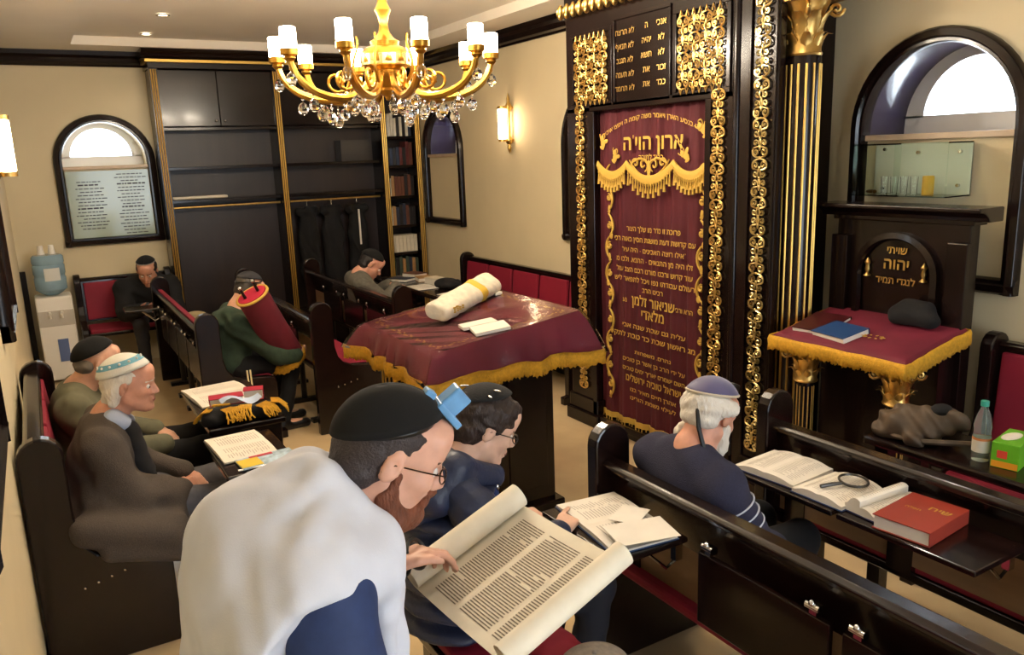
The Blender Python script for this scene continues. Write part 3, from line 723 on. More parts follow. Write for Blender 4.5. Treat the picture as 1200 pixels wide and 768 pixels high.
body = [('פרוכת זו נדר מו שלך הצור', 1.475, .048, .52), ('עם קדושת דעת מושגת חסין באוה רבי', 1.405, .048, .78), ('"אילו רוצה האבינים - היה עיר', 1.335, .046, .62), ('זלו היה מן התנאים - התנא, ולבו מ', 1.268, .048, .74), ('עוד קדוש ורבנו מורנו רבם הצנ עול', 1.2, .048, .74), ('רעולם עבודתו נפו ויכל לתפאר ליש', 1.135, .048, .78), ('רבינו הרב', 1.075, .045, .2),
        ('שניאור זלמן', .98, .095, .42), ('מלאדי', .895, .095, .22), ('עלית גם שבת שנה אבי', .815, .045, .62), ('מג ראשון שבת כד טבת לתק', .745, .05, .8), ('נתרם, משפחות', .64, .036, .36), ('על ידי הרב בן אשר בן טובים', .575, .042, .62), ('השם ישמרם יאריך ימים טובים', .51, .042, .62), ('ישראל טוביה ירושלים', .435, .07, .55), ('אהרן חיים מאיר בנו', .365, .04, .46), ('לעילוי נשמת הורינו', .305, .04, .46)]
for s, z, sz, mw in body: text('inscription', s, sz, (TX, 3.95, z), UY, UZ, GOLDT, cu, maxw=mw, bold=.02)
text('inscription', 'הרא ורבי', .045, (TX, 3.655, .99), UY, UZ, GOLDT, cu); text('inscription', 'נע', .045, (TX, 4.235, .99), UY, UZ, GOLDT, cu)
# swag valance with tassels
SW = [(4.51, 4.20, .07), (4.20, 3.75, .10), (3.75, 3.455, .07)]
for a, b_, sag in SW:
    n = 18; top = []; bot = []
    for i in range(n+1):
        t = i/n; y = a+(b_-a)*t; z = 1.935-sag*4*t*(1-t); top.append(Vector((TX-.012, y, z))); bot.append(Vector((TX-.014, y, z-.055)))
    sg = MB().slab([[p, (p+q)/2+Vector((-.008, 0, 0)), q] for p, q in zip(top, bot)], (.008, 0, 0)).build('swag', GOLDT, cu, smooth=True)
    for i in range(1, n, 1 if b_-a < -.4 else 1):
        p = bot[i]; L = .055+.03*(i % 2)
        MB().lathe([(0, .01), (.006, .005), (.007, -.008), (.004, -.014), (.011, -L), (0, -L)], p, 6).build('tassel', GOLDT, sg, smooth=True)
def flower(y, z, s, a):
    b = MB(); R = Matrix.Rotation(a, 3, 'X')
    for k, (dy, dz, r1_, r2_) in enumerate(((0, 0, .03, .045), (.03, .035, .02, .03), (-.03, .03, .018, .03), (0, -.04, .014, .03))):
        d = R@Vector((0, dy*s, dz*s)); b.ell(Vector((TX-.001, y, z))+d, (.003, r1_*s, r2_*s), 10, 6, R@Matrix.Rotation(k*.7-.5, 3, 'X'))
    b.tube([Vector((TX-.002, y, z))+R@Vector((0, p[0]*s, p[1]*s)) for p in spiral(.02, .06, .005, .045, 0, 1)], .005*s, 5)
    tag(b.build('flower', GOLDT, cu, smooth=True), kind='stuff')
flower(4.46, 2.05, .8, .4); flower(4.33, 1.955, .75, .6); flower(3.65, 1.955, .75, -.5); flower(3.50, 2.1, .9, -.4)
S = []
for sg in (1, -1):
    S += [[(sg*x, y) for x, y in s] for s in (spiral(.05, .02, .008, .045, PI, 1.2), spiral(.13, .03, .006, .04, 0, -1.2), bez((0, -.05), (.08, -.06), (.14, -.02), (.19, .05)), bez((.02, .03), (.07, .08), (.12, .06), (.18, .02)))]
b = filigree(S, .007, [(0, .0, .02, .05), (0, -.05, .015, .025)]); b.V = [(x+TX-.002, y+3.985, z+1.885) for x, y, z in b.V]; tag(b.build('crest_embroidery', GOLDT, cu, smooth=True), kind='stuff')
# side scroll borders of the curtain
sc = MB(); n = 5; S = []
for k in range(5):
    y0 = k*.33; q = 1 if k % 2 == 0 else -1
    S += [[(x*q, y+y0) for x, y in s] for s in (bez((-.015, 0), (.05, .05), (.05, .13), (-.01, .17)), bez((-.01, .17), (-.05, .21), (-.05, .28), (.01, .32)), spiral(.0, .1, .004, .026, 0, 1.3), spiral(.0, .24, .004, .024, PI, -1.3))]
ex = [(0, k*.33+.02, .014, .03) for k in range(5)]+[(.02*(1 if k % 2 else -1), k*.33+.17, .018, .024) for k in range(5)]
for yy in (4.395, 3.505):
    b = filigree(S, .0085, ex); b.V = [(x+TX-.002, y+yy, z+.27) for x, y, z in b.V]; tag(b.build('scroll_border', GOLDT, cu, smooth=True), kind='stuff')
# bottom fringe
P = [[Vector((cux(y)-.008, y, z)) for z in (.155, .115)] for y in np.linspace(3.45, 4.52, 60)]
MB().slab(P, (-.006, 0, 0)).build('fringe_band', GOLDT, cu, smooth=True)
for k in range(36):
    y = 3.46+k*.03; MB().lathe([(0, 0), (.006, -.004), (.004, -.012), (.011, -.055), (0, -.055)], (cux(y)-.012, y, .118), 6).build('tassel', GOLDT, cu, smooth=True)

# ---------------------------------------------------------------- columns with leafy capitals
def leaf_mesh(s):
    P = []
    for i in range(7):
        t = i/6; wd = .024*(1-t**2.2*.75)*(1+.18*math.sin(t*14)); z = .085*t-.02*max(0, t-.75)*4*(t-.75)*4; x = .006*math.sin(t*3)+.045*t**3
        P.append([Vector((x-abs(j)*.3*wd, j*wd, z))*s for j in (-1, -.5, 0, .5, 1)])
    return MB().slab(P, (-.006*s, 0, 0))
def capital(par, c, s):
    """gold capital: bell, two rows of curled leaves, abacus; c = bottom centre"""
    c = Vector(c)
    k = MB().lathe([(.0, 0), (.068*s, 0), (.072*s, .008*s), (.066*s, .018*s), (.066*s, .1*s), (.075*s, .16*s), (.095*s, .2*s), (0, .2*s)], c, 24).build('capital', GOLD, par, smooth=True)
    a = MB(); pts = []
    for q in range(4):
        for i in range(6):
            an = PI/4+q*PI/2+(PI/2)*i/6; d = .15-.035*math.sin(PI*i/6); pts.append((d*s*math.cos(an), d*s*math.sin(an)))
    a.prism(pts, c+Vector((0, 0, .2*s)), (1, 0, 0), (0, 1, 0), (0, 0, .03*s)); a.build('abacus', GOLD, k, bevel=.003)
    L0 = None; base = WM[par.name].inverted()@c
    for row, (n, z, rr_, sc_) in enumerate(((8, .015, .062, 1.0), (8, .075, .066, 1.25))):
        for i in range(n):
            if L0 is None: L0 = leaf_mesh(s).build('leaf', GOLD, k, smooth=True, local=True); o = L0
            else: o = L0.copy(); COL.objects.link(o); o.parent = k
            an = 2*PI*(i+.5*row)/n; o.location = base+Vector((rr_*s*math.cos(an), rr_*s*math.sin(an), z*s)); o.rotation_euler = (0, 0, an); o.scale = (sc_,)*3
    for q in range(4):
        an = PI/4+q*PI/2; d = Vector((math.cos(an), math.sin(an), 0)); ctr = c+d*.115*s+Vector((0, 0, .17*s))
        MB().tube([ctr+d*p[0]*s+Vector((0, 0, p[1]*s)) for p in spiral(0, 0, .004, .03, PI, 1.5)], .007*s, 6).build('volute', GOLD, k, smooth=True)
    return k
def fluted(par, name, x, y, z0, z1, r, nf=16):
    c = MB().cyl((x, y, z0), (x, y, z1), r, n=28).build(name, WOOD, par, smooth=True)
    for k in range(nf):
        a = 2*PI*k/nf; p = (x+r*math.cos(a), y+r*math.sin(a)); MB().cyl((*p, z0+.04), (*p, z1-.04), r*.075, n=6).build('gold_flute', GOLDP, c, smooth=True)
    return c
cl = thing('ornate_pillar', 'tall dark pillar with gold fluting and leafy gold capital beside the ark', 'pillar', (3.53, 2.935, 0))
cxy = (3.53, 2.935)
fluted(cl, 'shaft', *cxy, .16, 2.44, .088, 14)
MB().lathe([(0, 0), (.1, 0), (.1, .06), (.095, .07), (.098, .1), (.093, .13), (.09, .16), (0, .16)], (*cxy, 0), 28).build('base', WOOD, cl, smooth=True)
capital(cl, (*cxy, 2.44), 1.3)
MB().box(3.43, 3.7, 2.83, 3.09, 2.745, 2.98).build('entablature', WOOD, cl, bevel=.01)
MB().box(3.625, 3.70, 2.95, 3.09, 0, 2.745).build('backing', WOOD, cl, bevel=.006)

# ---------------------------------------------------------------- reading stand by the right wall
sh = thing('cantor_stand', 'black wooden prayer stand with mantel, arched lettered board and gold capped legs', 'stand', (3.55, 2.45, 0))
sy0, sy1, sxf, szt = 2.10, 2.82, 3.28, 1.03
MB().box(3.72, 3.80, sy0, sy1, 0, 1.62).build('back_board', WOOD, sh, bevel=.006)
MB().prism([(0, 0), (-.015, 0), (-.025, .02), (-.05, .038), (-.07, .046), (-.1, .046), (-.1, .068), (.1, .068), (.1, 0)], (3.72, sy0-.09, 1.62), (1, 0, 0), (0, 0, 1), (0, sy1-sy0+.18, 0)).box(3.705, 3.82, sy0-.02, sy1+.02, 1.60, 1.63).build('mantel', WOOD, sh, bevel=.006)
for y in (sy0+.04, sy1-.04): MB().box(3.685, 3.73, y-.05, y+.05, 1.05, 1.52).build('side_pilaster', WOOD, sh, bevel=.006)
pc = (sy0+sy1)/2; q = MB(); r_o, r_i = .23, .19
P = []
for i in range(21):
    a = PI*i/20; P.append([Vector((x, pc+r*math.cos(a), 1.33+r*.95*math.sin(a))) for x, r in ((3.72, r_o), (3.69, r_o), (3.685, r_i+.01), (3.705, r_i))])
P = [[Vector((x, pc+r, 1.08)) for x, r in ((3.72, r_o), (3.69, r_o), (3.685, r_i+.01), (3.705, r_i))]]+P+[[Vector((x, pc-r, 1.08)) for x, r in ((3.72, r_o), (3.69, r_o), (3.685, r_i+.01), (3.705, r_i))]]
MB().grid(P).build('arch_moulding', WOOD, sh, smooth=True)
for s, z, sz in (('שויתי', 1.44, .054), ('יהוה', 1.36, .082), ('לנגדי תמיד', 1.285, .05)): text('inscription', s, sz, (3.712, pc, z), UY, UZ, GOLD, sh, bold=.025)
for y in (pc+.155, pc-.155): MB().lathe([(0, 0), (.02, .005), (.008, .02), (.014, .04), (.01, .06), (.016, .075), (0, .1)], (3.705, y, 1.31), 10).build('lamp_ornament', GOLD, sh, smooth=True)
MB().prism([(sxf+.02, szt-.06), (3.71, szt-.06), (3.71, szt+.08), (sxf+.02, szt-.004)], (0, sy0+.02, 0), (1, 0, 0), (0, 0, 1), (0, sy1-sy0-.04, 0)).build('desk_top', WOOD, sh, bevel=.006)
MB().box(sxf+.08, 3.73, sy0+.06, sy1-.06, 0, .06).build('plinth', WOOD, sh, bevel=.006)
MB().box(3.6, 3.72, sy0+.03, sy1-.03, .06, szt-.06).build('rear_box', WOOD, sh)
for y in (sy0+.10, sy1-.10):
    fluted(sh, 'leg', sxf+.11, y, .06, .79, .042, 12); capital(sh, (sxf+.11, y, .775), .86)
scl = thing('stand_cloth', 'burgundy velvet cloth with yellow fringe on the prayer stand', 'cloth', (3.5, 2.45, .95))
o_, e_ = cloth('velvet', BURG, sxf, 3.715, sy0, sy1, lambda x: szt+.09*(x-sxf)/.43, .03, .02, scl, cf=1.3, n=18, wav=.004)
fringe('fringe', YELLOW, e_, .055, scl)
b = MB()
for i in range(10): b.ell((3.42+.03*math.cos(i*.63), 2.36+.05*math.sin(i*.63), szt+.0125+.029), (.012, .006, .002), 8, 4, Matrix.Rotation(i*.6, 3, 'Z'))
tag(b.build('embroidery', GOLDT, scl, smooth=True), kind='stuff')
# glass display box on the window panel
gb = thing('display_case', 'small glass wall case with cups in front of the arched window panel', 'display case', (3.88, 2.53, 1.73))
gx0, gx1, gy0, gy1, gz0, gz1 = 3.78, 3.985, 2.27, 2.80, 1.72, 1.985
GG = mat('greenish_glass', '#f0f8f2', .02, trans=1, ior=1.08)
for nm, bx in (('bottom_pane', (gx0, gx1, gy0, gy1, gz0, gz0+.006)), ('top_pane', (gx0, gx1, gy0, gy1, gz1-.006, gz1)), ('side_pane', (gx0, gx1, gy0, gy0+.006, gz0, gz1)), ('side_pane', (gx0, gx1, gy1-.006, gy1, gz0, gz1)), ('front_pane', (gx0, gx0+.006, gy0+.25, gy1, gz0, gz1)), ('front_pane', (gx0-.008, gx0-.002, gy0, gy0+.28, gz0, gz1))):
    MB().box(*bx).build(nm, GG, gb)
for y, z in ((gy0+.06, gz0+.05), (gy1-.06, gz0+.03), (gy0+.06, gz1-.05), (gy1-.06, gz1-.03), (gy1-.25, gz1-.05)): MB().cyl((gx1-.02, y, z), (gx1-.002, y, z), .009).build('standoff', CHROME, gb, smooth=True)
MB().box(gx1-.006, gx1-.001, gy0, gy1, gz0, gz1).build('back_plate', mat('frosted_back', '#d4d6c4', .4), gb)
for i in range(4):
    y = 2.66-.055*i
    tag(MB().lathe([(0, 0), (.016, 0), (.02, .09), (.018, .09), (.014, .006), (0, .006)], (3.87, y, gz0+.007), 14).build('glass_tumbler', CRYS, smooth=True), 'clear glass tumbler in the wall case, number %s from the ark side' % ('one', 'two', 'three', 'four')[i], 'glass', 'tumblers in the wall case')
tag(MB().lathe([(0, 0), (.028, 0), (.028, .09), (.024, .095), (0, .095)], (3.87, 2.42, gz0+.007), 16).build('candle_tin', mat('yellow_tin', '#c79a35', .4), smooth=True), 'yellow tin at the right end of the glass wall case', 'tin')
tag(MB().ell((3.87, 2.74, gz0+.018), (.015, .03, .011)).ell((3.86, 2.71, gz0+.018), .011).build('small_figure', mat('bronze', '#6b4a22', .4, .8), smooth=True), 'small bronze trinket lying at the left in the wall case', 'trinket')

# ================================================================ chandelier
chx, chy = 1.76, 4.25; CZ = -.05
ch = thing('chandelier', 'gold chandelier with ten lit white shades and hanging crystal drops', 'chandelier', (chx, chy, 2.33))
CHG = mat('chandelier_gold', '#b08436', .3, 1)
MB().lathe([(0, 2.36), (.012, 2.365), (.02, 2.385), (.05, 2.40), (.06, 2.415), (.05, 2.43), (.085, 2.46), (.10, 2.48), (.075, 2.50), (.07, 2.52), (.115, 2.535), (.135, 2.56), (.135, 2.60), (.12, 2.63), (.075, 2.65), (.08, 2.67), (.05, 2.69), (.03, 2.72), (.022, 2.76), (.03, 2.80), (.045, 2.83), (.03, 2.86), (.02, 2.90), (.035, 2.94), (.055, 2.97), (.03, 3.0), (.015, 3.03), (.015, 3.19), (.06, 3.215), (.07, 3.245), (0, 3.246)], (chx, chy, CZ), 28).build('stem', CHG, ch, smooth=True)
MB().lathe([(.1, 2.535), (.137, 2.545), (.139, 2.60), (.1, 2.61)], (chx, chy, CZ), 12).build('body_band', mat('pale_band', '#c9b07a', .2, .8), ch)
gem = MB().lathe([(0, -.03), (.012, -.026), (.021, -.012), (.022, 0), (.016, .014), (.006, .022), (0, .024)], (0, 0, 0), 8)
def drop(p, par, bead=True, s=1.3):
    base = None
    o = drop.m.copy() if drop.m else None
    if o is None:
        drop.m = gem.build('crystal_drop', CRYS, par, local=True); o = drop.m
        gm = MB().ell((0, 0, .036), .0065, 8, 6).ell((0, 0, .05), .005, 8, 6).cyl((0, 0, .02), (0, 0, .075), .0015, n=5); drop.b = gm.build('bead_link', CRYS, o, smooth=True, local=True)
    else:
        COL.objects.link(o); o.parent = par; bb = drop.b.copy(); COL.objects.link(bb); bb.parent = o
    o.location = Vector(p)-Vector((chx, chy, 2.33)); o.scale = (s,)*3; o.rotation_euler = (0, 0, random.random()*3)
drop.m = None
NA = 10
for k in range(NA):
    a = 2*PI*(k+.347)/NA; d = Vector((math.cos(a), math.sin(a), 0)); c = Vector((chx, chy, CZ))
    def q(r, z): return c+d*r+Vector((0, 0, z))
    pts = []
    ctl = [(.08, 2.50), (.14, 2.42), (.24, 2.375), (.36, 2.375), (.47, 2.41), (.545, 2.475), (.575, 2.55)]
    for i in range(len(ctl)-1):
        p0, p1, p2, p3 = ctl[max(0, i-1)], ctl[i], ctl[i+1], ctl[min(len(ctl)-1, i+2)]
        for t in (0, .25, .5, .75):
            pts.append(tuple(.5*((2*p1[j])+(-p0[j]+p2[j])*t+(2*p0[j]-5*p1[j]+4*p2[j]-p3[j])*t*t+(-p0[j]+3*p1[j]-3*p2[j]+p3[j])*t**3) for j in (0, 1)))
    pts.append(ctl[-1])
    arm = MB().tube([q(*p) for p in pts], [.015+.006*math.sin(i/len(pts)*PI) for i in range(len(pts))], 8).build('arm', CHG, ch, smooth=True)
    MB().tube([q(.27+p[0]*1.0, 2.44+p[1]) for p in spiral(0, .03, .01, .068, -PI/2, -1.25)], .009, 6).build('scroll', CHG, arm, smooth=True)
    if k % 2 == 0: MB().tube([q(.13+.05*t+.03*math.sin(t*5), 2.45+.25*t) for t in np.linspace(0, 1, 12)], [.009*(1-.4*t) for t in np.linspace(0, 1, 12)], 6).build('leaf_frond', CHG, arm, smooth=True)
    MB().lathe([(0, 2.535), (.018, 2.54), (.03, 2.555), (.026, 2.565), (.044, 2.572), (.046, 2.60), (.043, 2.60), (.04, 2.58), (0, 2.58)], c+d*.575, 18).build('cup', CHG, arm, smooth=True)
    MB().lathe([(0, 2.585), (.038, 2.585), (.04, 2.60), (.04, 2.698), (.036, 2.703), (0, 2.705)], c+d*.575, 20).build('shade', SHADE, arm, smooth=True)
    drop(q(.575, 2.46), ch); drop(q(.46, 2.335), ch); drop(q(.36, 2.30-.03*(k % 2)), ch); drop(q(.24, 2.30+.03*(k % 2)), ch)
    lamp('chandelier_bulb', 'POINT', q(.575, 2.76), 12, (1, .87, .68), .03)
    if k % 2: drop(q(.1, 2.33), ch, s=1.4)
# ================================================================ smooth-union figure modelling
class Blob:
    def __init__(s): s.p = []; s.clips = []
    def cap(s, a, b, r0, r1=None, k=.02, neg=False, quilt=0, qn=0):
        s.p.append(('c', np.array(a, float), np.array(b, float), r0, r0 if r1 is None else r1, k, neg, quilt, qn)); return s
    def ell(s, c, r, R=None, k=.02, neg=False):
        r = np.array([r]*3 if not hasattr(r, '__len__') else r, float)
        s.p.append(('e', np.array(c, float), r, np.eye(3) if R is None else np.array(R), k, neg)); return s
    def clip(s, pt, n): s.clips.append((np.array(pt, float), np.array(n, float))); return s
    def mesh(s, h, noise=None, pad=.03):
        lo = np.full(3, 1e9); hi = -lo; bb = []
        for q in s.p:
            if q[0] == 'c': m = max(q[3], q[4])+q[7]; a = np.minimum(q[1], q[2])-m; b = np.maximum(q[1], q[2])+m
            else: m = q[2].max(); a = q[1]-m; b = q[1]+m
            bb.append((a, b))
            neg = q[6] if q[0] == 'c' else q[5]
            if not neg: lo = np.minimum(lo, a); hi = np.maximum(hi, b)
        lo -= pad; hi += pad; n = np.ceil((hi-lo)/h).astype(int)+1
        D = np.full(n, .08, np.float32)
        ax = [lo[i]+h*np.arange(n[i]) for i in range(3)]
        for q, (a, b) in zip(s.p, bb):
            i0 = np.maximum(np.floor((a-.06-lo)/h).astype(int), 0); i1 = np.minimum(np.ceil((b+.06-lo)/h).astype(int)+1, n)
            if (i1 <= i0).any(): continue
            X, Y, Z = np.meshgrid(*[ax[i][i0[i]:i1[i]] for i in range(3)], indexing='ij'); sl = tuple(slice(i0[i], i1[i]) for i in range(3))
            if q[0] == 'c':
                _, A, B, r0, r1, k, neg, qa, qn = q; ba = B-A; L2 = max(ba@ba, 1e-9)
                t = ((X-A[0])*ba[0]+(Y-A[1])*ba[1]+(Z-A[2])*ba[2])/L2; t = np.clip(t, 0, 1)
                r = r0+(r1-r0)*t
                if qa: r = r+qa*np.abs(np.sin(PI*t*qn))**.6
                d = np.sqrt((X-A[0]-ba[0]*t)**2+(Y-A[1]-ba[1]*t)**2+(Z-A[2]-ba[2]*t)**2)-r
            else:
                _, C, r, R, k, neg = q; P = np.stack([X-C[0], Y-C[1], Z-C[2]], -1)@R
                k0 = np.sqrt(((P/r)**2).sum(-1)); k1 = np.sqrt(((P/r**2)**2).sum(-1))+1e-9; d = k0*(k0-1)/k1
            o = D[sl]
            if neg: d = -d; hh = np.clip(.5-.5*(o-d)/k, 0, 1); D[sl] = o*(1-hh)+d*hh+k*hh*(1-hh)
            else: hh = np.clip(.5+.5*(d-o)/k, 0, 1); D[sl] = d*(1-hh)+o*hh-k*hh*(1-hh)
        if noise is not None:
            X, Y, Z = np.meshgrid(*ax, indexing='ij', sparse=True); D = D+noise(X, Y, Z)
        for pt, nn in s.clips:
            X, Y, Z = np.meshgrid(*ax, indexing='ij', sparse=True)
            D = np.maximum(D, (X-pt[0])*nn[0]+(Y-pt[1])*nn[1]+(Z-pt[2])*nn[2])
        D = np.array(D); D[0] = D[-1] = .05; D[:, 0] = D[:, -1] = .05; D[:, :, 0] = D[:, :, -1] = .05
        return nets(D, lo, h)
    def build(s, name, m, parent, h=.009, noise=None):
        V, F = s.mesh(h, noise)
        iv = np.array(WM[parent.name].inverted()) if parent is not None else np.eye(4)
        off = None
        V = V@iv[:3, :3].T+iv[:3, 3]
        if parent is None: off = np.array([(V[:,0].min()+V[:,0].max())/2, (V[:,1].min()+V[:,1].max())/2, V[:,2].min()]); V = V-off
        me = bpy.data.meshes.new(name); me.vertices.add(len(V)); me.vertices.foreach_set('co', V.astype(np.float32).ravel())
        me.loops.add(F.size); me.polygons.add(len(F)); me.polygons.foreach_set('loop_start', np.arange(0, F.size, 4)); me.loops.foreach_set('vertex_index', F.ravel().astype(np.int32))
        me.update(calc_edges=True); me.validate(); me.polygons.foreach_set('use_smooth', np.ones(len(me.polygons), bool)); me.materials.append(m)
        o = bpy.data.objects.new(name, me); COL.objects.link(o); o.parent = parent
        if off is not None: o.location = off
        WM[o.name] = WM[parent.name].copy() if parent is not None else Matrix.Translation(off)
        return o
def nets(D, lo, h):
    S = D < 0; sh = np.array(D.shape)-1
    cor = [(i, j, k) for i in (0, 1) for j in (0, 1) for k in (0, 1)]
    cnt = sum(S[i:i+sh[0], j:j+sh[1], k:k+sh[2]].astype(np.int8) for i, j, k in cor)
    act = (cnt > 0) & (cnt < 8); idx = np.full(sh, -1, np.int64); I = np.argwhere(act); idx[act] = np.arange(len(I))
    acc = np.zeros((len(I), 3)); num = np.zeros(len(I))
    for c in cor:
        for a in range(3):
            if c[a]: continue
            e = list(c); e[a] = 1; da = D[I[:,0]+c[0], I[:,1]+c[1], I[:,2]+c[2]]; db = D[I[:,0]+e[0], I[:,1]+e[1], I[:,2]+e[2]]
            m = (da < 0) != (db < 0); t = da[m]/(da[m]-db[m]); p = np.tile(np.array(c, float), (m.sum(), 1)); p[:, a] += t; acc[m] += p; num[m] += 1
    V = lo+h*(I+acc/num[:, None]); F = []
    for a in range(3):
        b, c = (a+1) % 3, (a+2) % 3
        s0 = [slice(None)]*3; s1 = [slice(None)]*3; s0[a] = slice(0, -1); s1[a] = slice(1, None)
        ch = S[tuple(s0)] != S[tuple(s1)]; E = np.argwhere(ch); E = E[(E[:, b] > 0) & (E[:, c] > 0) & (E[:, b] < sh[b]) & (E[:, c] < sh[c])]
        def cell(db, dc): q = E.copy(); q[:, b] -= db; q[:, c] -= dc; return idx[q[:,0], q[:,1], q[:,2]]
        quad = np.stack([cell(1, 1), cell(0, 1), cell(0, 0), cell(1, 0)], 1); ins = S[E[:,0], E[:,1], E[:,2]]
        quad[~ins] = quad[~ins][:, ::-1]; F.append(quad)
    F = np.concatenate(F); F = F[(F >= 0).all(1)]
    return V, F
def folds(amp, fr=26, seed=0, d=(1, .6, .4)):
    s = seed*1.7
    def f(X, Y, Z):
        w1 = np.sin(X*fr*.5+Z*fr*.35+s)*1.4; w2 = np.sin(Y*fr*.6-Z*fr*.4+s*2)*1.3
        return amp*(np.sin(fr*(d[0]*Z+d[1]*X+d[2]*Y)+w1+w2)*.6+.4*np.sin(fr*1.9*(d[0]*Z-d[1]*Y*.7+d[2]*X)+w2))
    return f
def hairnoise(amp, fr=160, seed=0):
    def f(X, Y, Z): return amp*(np.sin(X*fr+3*np.sin(Z*60+seed))*np.sin(Y*fr*.9+2*np.sin(Z*45))+.7*np.sin(Z*fr*.6+Y*70+X*50+seed))
    return f
V3 = lambda *a: np.array(a, float)
def unit(v): v = np.array(v, float); return v/np.linalg.norm(v)
def basis(f, u):
    f = unit(f); l = unit(np.cross(u, f)); return np.stack([f, l, np.cross(f, l)], 1)      # columns: forward, left, up
class Head:
    def __init__(s, c, f, u=(0, 0, 1), sc=1.0): s.c = np.array(c, float); s.R = basis(f, u); s.s = sc
    def __call__(s, x, y, z): return s.c+s.R@(np.array([x, y, z])*s.s)
    def r(s, *a): return np.array(a)*s.s
def add_head(B, H, k=.012, nose=1.0, chin=0):
    e = lambda c, r, kk=.02, neg=False, R=None: B.ell(H(*c), H.r(*r), H.R if R is None else R, kk, neg)
    e((-.012, 0, .035), (.099, .077, .084)); e((.035, 0, -.028), (.060, .060, .088), .03)
    for y in (-1, 1):
        B.cap(H(.0, y*.052, -.055), H(.062, y*.016, -.1), .021*H.s, .018*H.s, .025)
        e((.062, y*.04, -.024), (.024, .022, .02), .02)
        B.cap(H(.088, y*.012, .021), H(.074, y*.046, .019), .0095*H.s, .008*H.s, .012)
    e((.079, 0, -.1), (.02, .022, .018), .02); e((.078, 0, .06), (.025, .05, .035), .03)
    for y in (-1, 1): e((.098, y*.031, -.001), (.016, .015, .011), .008, True)
    B.cap(H(.092, 0, .012), H(.112*nose+.112*(1-1)*0, 0, -.03), .009*H.s, .0125*H.s, .01)
    for y in (-1, 1): e((.1, y*.012, -.036), (.011, .008, .008), .006)
    e((.094, 0, -.058), (.012, .025, .008), .008); e((.092, 0, -.073), (.012, .021, .008), .006)
    B.cap(H(.104, -.02, -.066), H(.104, .02, -.066), .0035*H.s, None, .003, True)
    for y in (-1, 1):
        e((-.008, y*.081, .0), (.02, .008, .034), .006, False, H.R@np.array(Matrix.Rotation(.25, 3, 'Y')))
        e((-.004, y*.09, .004), (.009, .007, .017), .004, True)
def face_parts(root, H, brow, iris='#2c1d14', lips='#9c5f52'):
    for y in (-1, 1):
        ev = MB().ell(tuple(H(.0795, y*.031, -.001)), (.0125*H.s,)*3, 12, 8).build('eye', mat('eye_white', '#d9d2cb', .2), root, smooth=True)
        d = unit(H.R@np.array([1, 0, -.25])); MB().ell(tuple(H(.0795, y*.031, -.001)+d*.0102*H.s), (.005*H.s,)*3, 8, 6).build('iris', mat('iris'+iris, iris, .15), ev, smooth=True)
        b = Blob().cap(H(.099, y*.014, .024), H(.08, y*.05, .022), .0045*H.s, .003*H.s).build('eyebrow', brow, root, .0025, hairnoise(.0006, 500))
    MB().ell(tuple(H(.0985, 0, -.066)), (.006*H.s, .02*H.s, .007*H.s), 12, 8, Matrix(H.R.tolist())).build('lips', mat('lips'+lips, lips, .45), root, smooth=True)
def kippah(root, H, m, r=.095, a=1.05, tilt=-.35, trim=None, name='skullcap', off=.0):
    """cap of cloth sitting on the crown"""
    R = H.R@np.array(Matrix.Rotation(tilt, 3, 'Y')); c = H(-.014+off, 0, .033); b = MB(); prof = []
    n = 9
    for i in range(n+1): t = a*(1-i/n); prof.append((math.sin(t), math.cos(t)))
    P = [[Vector(c+R@(np.array([math.cos(2*PI*j/28)*p*(.103+o), math.sin(2*PI*j/28)*p*(.083+o), q*(.091+o)])*H.s*r/.095)) for p, q in prof] for j in range(29) for o in (.004,)]
    o = MB().grid(P).build(name, m, root, smooth=True, angle=80); md = o.modifiers.new('thick', 'SOLIDIFY'); md.thickness = .004; md.offset = 1
    if trim:
        p, q = prof[0]; pts = [tuple(c+R@(np.array([math.cos(2*PI*j/40)*p*.108, math.sin(2*PI*j/40)*p*.088, q*.096])*H.s*r/.095)) for j in range(41)]
        MB().tube(pts, .005, 6).build('trim_band', trim, o, smooth=True)
    return o, (c, R)
def add_hand(B, w, d, n, t, curl=(.5, .6, .7, .8), sc=1.0, thumb=(.6, .3), k=.004):
    """w wrist, d finger direction, n palm normal, t towards the thumb; thumb leaves the side of the palm"""
    w = np.array(w, float); d = unit(d); t = unit(np.array(t)-d*np.dot(t, d)); n = unit(np.array(n)-d*np.dot(n, d)-t*np.dot(n, t))
    L = ((.044, .026, .022), (.048, .029, .023), (.044, .027, .022), (.034, .021, .019))
    for i in range(4):
        o = t*(.0285-.019*i)*sc; kn = w+d*(.088-.004*abs(i-1.2))*sc+o
        B.cap(w+o*.6+d*.012, kn, .0145*sc, .0115*sc, .012)
        p = kn; a = 0
        for j, l in enumerate(L[i]):
            a += curl[i]*(.8, 1.0, .7)[j]; q = p+(d*math.cos(a)+n*math.sin(a))*l*sc
            B.cap(p, q, (.0098, .0088, .008)[j]*sc, (.0088, .008, .0068)[j]*sc, k); p = q
    p = w+d*.022*sc+t*.02*sc
    dd = unit(d*.75+t*thumb[0]+n*thumb[1]); q = p+dd*.042*sc; B.cap(p, q, .014*sc, .0115*sc, .01)
    d2_ = unit(d*.95+t*.1+n*(thumb[1]+.25)); q2 = q+d2_*.032*sc; B.cap(q, q2, .0105*sc, .0095*sc, k); q3 = q2+unit(d2_+n*.35)*.024*sc; B.cap(q2, q3, .0095*sc, .0075*sc, k)
    return B
